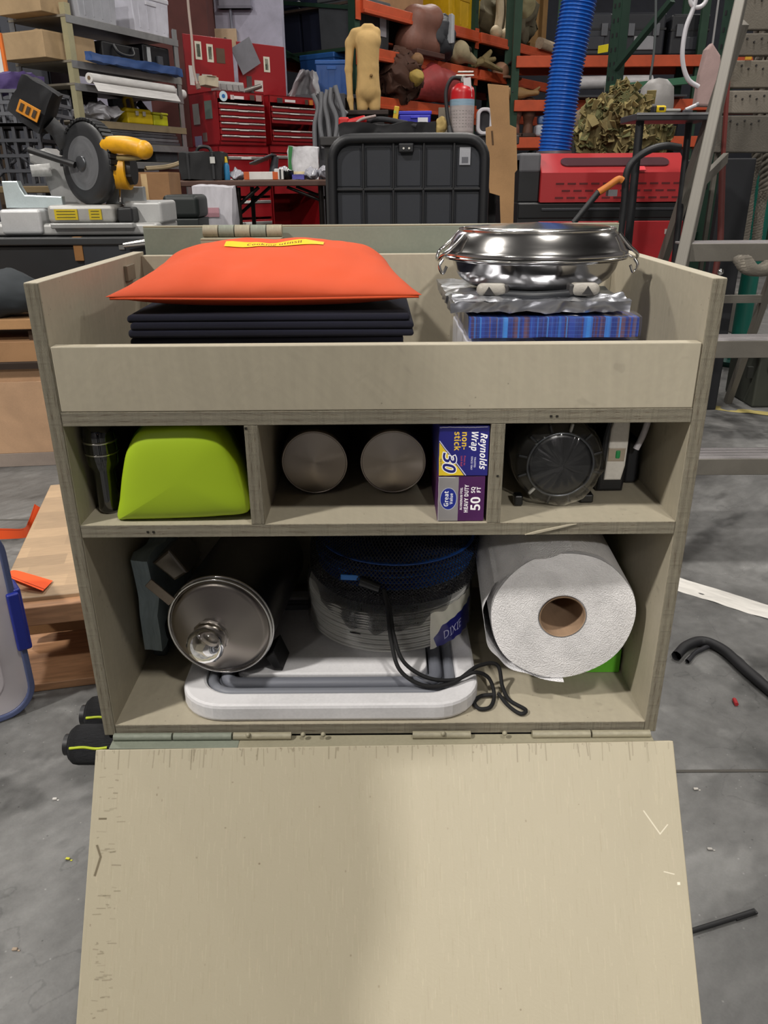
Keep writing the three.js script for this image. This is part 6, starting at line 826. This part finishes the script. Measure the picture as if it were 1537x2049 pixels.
// ---------- small black stand with tape measure, and string trimmer ----------
{
  const D = 2.95, x0 = 0.8514, x1 = 1.1182, y = 1.1527, t = thing('side_stand', 'small black-topped stand holding a yellow tape measure', 'stand', [(x0 + x1) / 2, 0, -2.95]);
  part('top', lim(x0, x1, y - .022, y, -3.1, -2.9, .004), mm(0x3a3b3e, .4), t); part('top_edge', lim(x0 - .002, x1 + .002, y - .006, y + .001, -2.9, -2.896), mm(0xa0a0a2, .4, .4), t);
  part('post', rod([0.8783, y - .02, -2.95], [0.8897, .02, -2.95], .014, .016), mBlk, t); part('post', rod([1.0803, y - .02, -3.05], [1.1135, .02, -3.05], .012), mBlk, t); part('foot_bar', bar([0.8826, .02, -2.95], [1.1135, .02, -3.05], .03, .03), mBlk, t);
  const b = [0.9376,1.1515,-2.93,0.0419,0.0239], m = thing('tape_measure', 'yellow and black tape measure on the small stand', 'tape measure', [b[0], y + .0014, -2.95]); loc('case', bx(b[3], b[4], .035, 0, b[4] / 2, 0, .008), mm(0xd9bb14, .4), m); loc('grip', bx(b[3] * .3, b[4] * 1.02, .037, -b[3] * .42, b[4] * .5, 0, .006), mBlk, m); loc('badge', bx(b[3] * .4, b[4] * .4, .004, b[3] * .08, b[4] * .55, .017, .001), mm(0x2a2a22, .6), m);
  const p = thing('white_marker', 'white marker standing tilted on the small stand', 'marker', [1.0483, y + .0014, -2.97]); loc('barrel', rod([-.014, .012, 0], [.02, .026, 0], .006), mm(0xd2d2d6, .5), p); loc('cap', rod([.02, .026, 0], [.028, .03, 0], .0065), mm(0x9a9aa0, .5), p); loc('clip_base', bx(.03, .012, .02, -.006, .006, 0, .003), mm(0x4b4b50, .5), p);
  const s = thing('string_trimmer', 'black tubular tool with an orange grip in front of the red machine', 'tool', [0.8109,0.8086,-2.8]); part('curved_shaft', tube([[0.975,1.0432,-2.8], [0.922,1.0494,-2.8], [0.8685,1.035,-2.8], [0.8263,1.0055,-2.8], [0.809,0.9711,-2.8], [0.8104,0.887,-2.8], [0.8094,0.7768,-2.8], [0.8112,0.4933,-2.8]], .012, 70, 10), mBlk, s); part('handle_shaft', rod([0.6419,0.817,-2.78], [0.7159,0.9125,-2.78], .01), mBlk, s); part('orange_grip', tube([[0.7161,0.911,-2.78], [0.747,0.9306,-2.78], [0.7809,0.9515,-2.78], [0.7914,0.9454,-2.78]], .011, 20, 10), mm(0xc7752a, .55), s); part('clamp', bx(.03, .02, .03, ...[0.7619,0.909,-2.79]), mm(0x99999b, .3, .7), s); part('handle_shaft', rod([0.6419,0.817,-2.78], [0.5928,0.6333,-2.78], .01), mBlk, s); part('head', cy(.07, .05, .06, 0.8112, .03, -2.8), mBlk, s); part('lower_shaft', rod([0.8112,0.4933,-2.8], [0.8112, .04, -2.8], .012), mBlk, s); part('cross_tube', rod([0.5928,0.6333,-2.78], [0.8051,0.6296,-2.8], .01), mBlk, s);
}
// ---------- aluminium step ladder ----------
{
  const al = mat(0x6e6a62, .6, .2, { map: rep(tGrime, 3) }), t = thing('step_ladder', 'paint-spattered aluminium step ladder at the right edge', 'ladder', [1.15, 0, -2.2]);
  const A = [1.0865,1.4936,-2.75], B = [0.7793,0.7315,-2.12], dx = B[0] - A[0], k = B[1] / (A[1] - B[1]); const foot = [B[0] + dx * k, 0, B[2] + (B[2] - A[2]) * k];
  part('front_rail', bar([A[0], A[1], A[2]], foot, .03, .06, .004), al, t); part('front_rail', bar([A[0] + .42, A[1], A[2]], [foot[0] + .62, 0, foot[2]], .03, .06, .004), al, t);
  const step = (px0, py0, py1, D, w) => { const p = [px0, py0, D]; };
  for (const [y, z, x, w] of [[0.7944, -2.2, 0.7975, .62], [0.5604, -2.1, 0.7516, .72], [.27, -2.0, .5, .8]]) { const s = part('step', lim(x, x + w, y - .006, y, z - .04, z + .055, .002), mm(0xb9b5b6, .35, .6), t); part('step_face', lim(x, x + w, y - .045, y, z + .052, z + .058, .002), al, s); for (let q = 0; q < 4; q++) part('tread_ridge', lim(x + .01, x + w - .01, y, y + .002, z - .03 + q * .022, z - .026 + q * .022), mm(0xc7c3c4, .35, .6), s); }
  part('rear_rail', bar([A[0] + .03, A[1] - .1, A[2] - .05], [A[0] - .02, 0, A[2] - .75], .025, .045), al, t); part('rear_rail', bar([A[0] + .4, A[1] - .1, A[2] - .05], [A[0] + .5, 0, A[2] - .75], .025, .045), al, t); part('rear_brace', bar([A[0], .5, A[2] - .5], [A[0] + .48, .5, A[2] - .5], .02, .03), al, t);
  part('spreader', bar([0.9481,0.9444,-2.5], [1.1065,1.0114,-2.75], .016, .03), al, t); part('knuckle_bolt', new THREE.SphereGeometry(.008, 12, 10).translate(...[0.8764,0.7278,-2.1]), mSteel, t);
}
// weathered planks hung behind the ladder
{
  const t = thing('plank_rack', 'stack of weathered grey boards fixed edge to edge behind the ladder', 'boards', [1.5786, 0, -3.7]); const tones = [0x5f5a52, 0x6d675d, 0x655f56, 0x746d61, 0x7d766b];
  const rows = [[-90, -22], [-18, 58], [66, 112], [122, 176], [182, 226], [232, 306]].map(r => r); const Y = [[1.7647, 1.6508], [1.644, 1.509], [1.4984, 1.4164], [1.402, 1.2995], [1.2903, 1.204], [1.1964, 1.0517]];
  Y.forEach(([a, b], i) => { const x0 = 1.466 - .006 * i, g = part('board', jitter(lim(x0, x0 + .95, b, a, -3.73, -3.7, .006), .003, 18, i), mat(tones[i % 5], .85, 0, { bumpMap: bump8, bumpScale: .0006 }), t); for (let k = 0; k < 5; k++) part('bolt', cy(.004, .004, .006, x0 + .05 + k * .03, a - .02 - .012 * (k % 2), -3.698, 'z', 8), mm(0x2a2724, .7), g); });
  part('upright', lim(1.4577, 1.4743, 0, 1.7647, -3.75, -3.73), mm(0x77726a, .5, .4), t); part('upright', lim(1.4577 + .7, 1.4743 + .7, 0, 1.7647, -3.75, -3.73), mm(0x77726a, .5, .4), t);
  const s = part('bracket', bar([1.4723,1.0048,-3.68], [1.4288,1.4712,-3.68], .012, .02), mm(0x6b2a24, .6), t); part('warning_mark', lim(1.5062, 1.533, 1.4025, 1.4133, -3.699, -3.694), mm(0xc9992a, .5), t);
}
// teal post with ropes
{
  const p = [1.955,0.6049,-4.3], t = thing('teal_post', 'teal upright pole behind the ladder steps', 'pole', [p[0], 0, -4.3]); loc('pole', rod([0, 1.75, 0], [0, .0, 0], .045, .045, 20), mm(0x12685a, .5), t); loc('base', cy(.1, .12, .03, 0, .015, 0), mm(0x1a4a42, .6), t);
  const r = mat(0x9a9285, .9, 0, { bumpMap: weave40, bumpScale: .003 }); const rope = (label, pts) => { const o = thing('hanging_rope', label, 'rope', pts[0]); const c = new THREE.CatmullRomCurve3(pts.map(V3)); const A = []; for (let s = 0; s < 3; s++) { const q = []; for (let k = 0; k <= 120; k++) { const u = c.getPoint(k / 120), a = k * .9 + s * 2.094; q.push([u.x + .012 * Math.cos(a), u.y, u.z + .012 * Math.sin(a)]); } part('strand', tube(q, .013, 240, 6), r, o); } };
  rope('thick pale rope hanging left of the teal pole', [[1.5093,2.3638,-3.95], [1.6633,1.4707,-3.95], [1.7342,1.0289,-3.95], [1.7253,0.9224,-3.95], [1.7344,0.7912,-3.95], [1.7388,0.6563,-3.95]]); rope('thick pale rope hanging in front of the teal pole', [[1.5645,2.3815,-4], [1.7568,1.2791,-4], [1.8128,0.8998,-4], [1.814,0.7888,-4], [1.8235,0.629,-4]]); rope('rope loop tied under the upper ladder step', [[0.9282,0.7572,-2.1], [0.9412,0.7369,-2.08], [0.9703,0.7317,-2.08], [1.0066,0.7443,-2.1]]);
  const d = thing('dark_sledge', 'dark red tubular frame deep behind the ladder', 'frame', [1.3631,0.7242,-3.3]); part('tube', rod([1.2803,0.9976,-3.2], [1.316,0.7311,-3.2], .012), mm(0x5c2a26, .6), d); part('panel', lim(1.358, 1.4858, 0, 1.0245, -3.42, -3.38, .006), mm(0x191b20, .7), d); part('tube', rod([1.316,0.7311,-3.2], [1.316, 0, -3.2], .012), mm(0x5c2a26, .6), d);
  const g = thing('grey_canister', 'grey metal canister standing on the floor behind the ladder', 'canister', [2.3951,0,-5.2817]); const y = [2.3951,0,-5.2817]; loc('can', lathe([[0, 0], [.07, 0], [.075, .01], [.075, .24], [.06, .27], [0, .27]], 28), mm(0x77746e, .5, .4), g); loc('lid', cy(.05, .05, .03, 0, .28, 0), mm(0x55534e, .5, .4), g);
}
// ---------- on the floor at right ----------
{
  const q = [1.7081,0,-3.4413], t = thing('dark_green_box', 'dark olive metal box on the floor at the right edge', 'box', q); loc('body', bx(.34, .24, .3, .12, .12, -.12, .01), mm(0x3a3d35, .6), t); loc('lid', bx(.36, .03, .32, .12, .255, -.12, .008), mm(0x33362f, .6), t); loc('handle', tube([[.0, .16, .035], [.0, .2, .05], [.1, .2, .05], [.1, .16, .035]], .008), mBlk, t); loc('hinge_tab', bx(.03, .05, .02, -.06, .15, -.02), mm(0x2a2c27, .6), t);
  const a = thing('rubber_strip', 'black rubber edge strip curling on the floor at right', 'strip', [0.6824,0,-1.4338]); const pts = [[0.6226,0,-1.4116], [0.6577,0,-1.4498], [0.7011,0,-1.4691], [0.7286,0,-1.441], [0.7477,0,-1.3586], [0.7729,0,-1.2574]].map(p => [p[0], .012, p[2]]); part('strip', tube(pts, .011, 50, 8), mm(0x1d1d20, .6), a); part('flange', jitter(tube(pts.map(p => [p[0] + .02, .006, p[2] + .012]), .005, 50, 6), .003, 20), mm(0x2c2c30, .6), a);
  const c = [0.6865,0,-1.2616], k = thing('red_crayon', 'tiny red crayon stub on the concrete at right', 'crayon', [c[0], 0, c[2]]); loc('stick', rod([0, .0042, .008], [.002, .0042, -.008], .004), mm(0xa8252a, .6), k); loc('tip', rod([.002, .0042, -.008], [.0025, .0042, -.012], .004, .0015), mm(0x8d1d22, .6), k);
  const s = thing('black_stick', 'thin black plastic rod lying on the concrete at lower right', 'rod', [0.4689,0,-0.7726]); part('rod', rod([...[0.4139,0,-0.7551]].map((v, i) => i === 1 ? .004 : v), [...[0.5149,0,-0.7859]].map((v, i) => i === 1 ? .004 : v), .0035), mm(0x19191b, .6), s); part('flat_end', bar([...[0.4844,0,-0.7765]].map((v, i) => i === 1 ? .003 : v), [...[0.5185,0,-0.7875]].map((v, i) => i === 1 ? .003 : v), .008, .003), mm(0x19191b, .6), s);
  const n = [[136, 1712, 0xb9b838], [1392, 1580, 0xc9c4bc], [64, 2010, 0x9a8a78], [1410, 1700, 0xb8b4ae], [140, 1590, 0xd0cdc8]]; const F = [[-0.4861,0,-0.8892], [0.5233,0,-1.028], [-0.5014,0,-0.738], [0.4973,0,-0.8998], [-0.5545,0,-1.0152]]; F.forEach((p, i) => { const o = thing('debris_chip', ['small yellow-green chip on the floor left of the door', 'pale chip on the floor right of the door top', 'brown chip on the floor at lower left', 'pale chip on the floor right of the door middle', 'white chip on the floor beside the padded stand'][i], 'chip', [p[0], 0, p[2]]); loc('chip', jitter(bx(.007, .003, .004, 0, .0018, 0, .001), .002, 200, i), mm(n[i][2], .8), o); loc('flake', bx(.003, .001, .002, .006, .0006, .002), mm(n[i][2], .8), o); });
}
// ---------- the photographer behind the camera, who shades the left of the box ----------
{
  const t = thing('person', 'person in dark shirt and jeans holding a phone, standing before the box', 'person', [-.05, 0, .42]);
  const skin = mm(0xb98a6c, .7);
  const b = body([[-.1, .06, .02, .05, -.1, .5, .0, .06], [.1, .06, .02, .05, .1, .5, .0, .06], [-.1, .5, 0, .06, -.09, .92, 0, .09], [.1, .5, 0, .06, .09, .92, 0, .09], [-.1, .04, .03, .04, -.11, .04, -.14, .035], [.1, .04, .03, .04, .11, .04, -.14, .035],
    [-.05, .95, 0, .16, -.05, 1.15, .0, .16], [.05, .95, 0, .16, .05, 1.15, .0, .16], [0, 1.15, 0, .17, 0, 1.36, .0, .17], [-.16, 1.4, 0, .075, .16, 1.4, 0, .075], [0, 1.42, 0, .06, 0, 1.54, -.02, .055], [0, 1.6, -.03, .09, 0, 1.69, -.03, .09],
    [-.2, 1.4, 0, .06, -.25, 1.13, .0, .045], [.2, 1.4, 0, .06, .25, 1.13, .0, .045], [-.26, 1.13, 0, .05, -.05, .97, -.26, .032], [.26, 1.13, 0, .05, .15, .97, -.26, .032]], 84, .03);
  const shirt = loc('body', b, mm(0x3b3f47, .9), t);
  loc('hair', new THREE.SphereGeometry(.105, 24, 16, 0, 6.2832, 0, 1.5).translate(0, 1.67, -.02), mm(0x2a211c, .9), t);
  for (const s of [-1, 1]) { const h = loc('hand', body([[s * .1, .965, -.265, .026, s * .085, .955, -.32, .024], [s * .085, .955, -.33, .011, s * .074, .95, -.372, .008], [s * .085, .965, -.33, .011, s * .073, .968, -.374, .008], [s * .088, .94, -.328, .01, s * .075, .932, -.37, .008], [s * .09, .925, -.32, .009, s * .076, .917, -.36, .007], [s * .085, .98, -.3, .011, s * .062, .992, -.345, .009]], 48, .01).translate(.05, 0, 0), skin, t); }
  loc('phone', bx(.15, .072, .008, .05, .955, -.385, .003), mBlk, t);
}
scene.traverse(o => { if (o.isMesh) { o.castShadow = true; o.receiveShadow = true; } });
renderer.render(scene, camera);
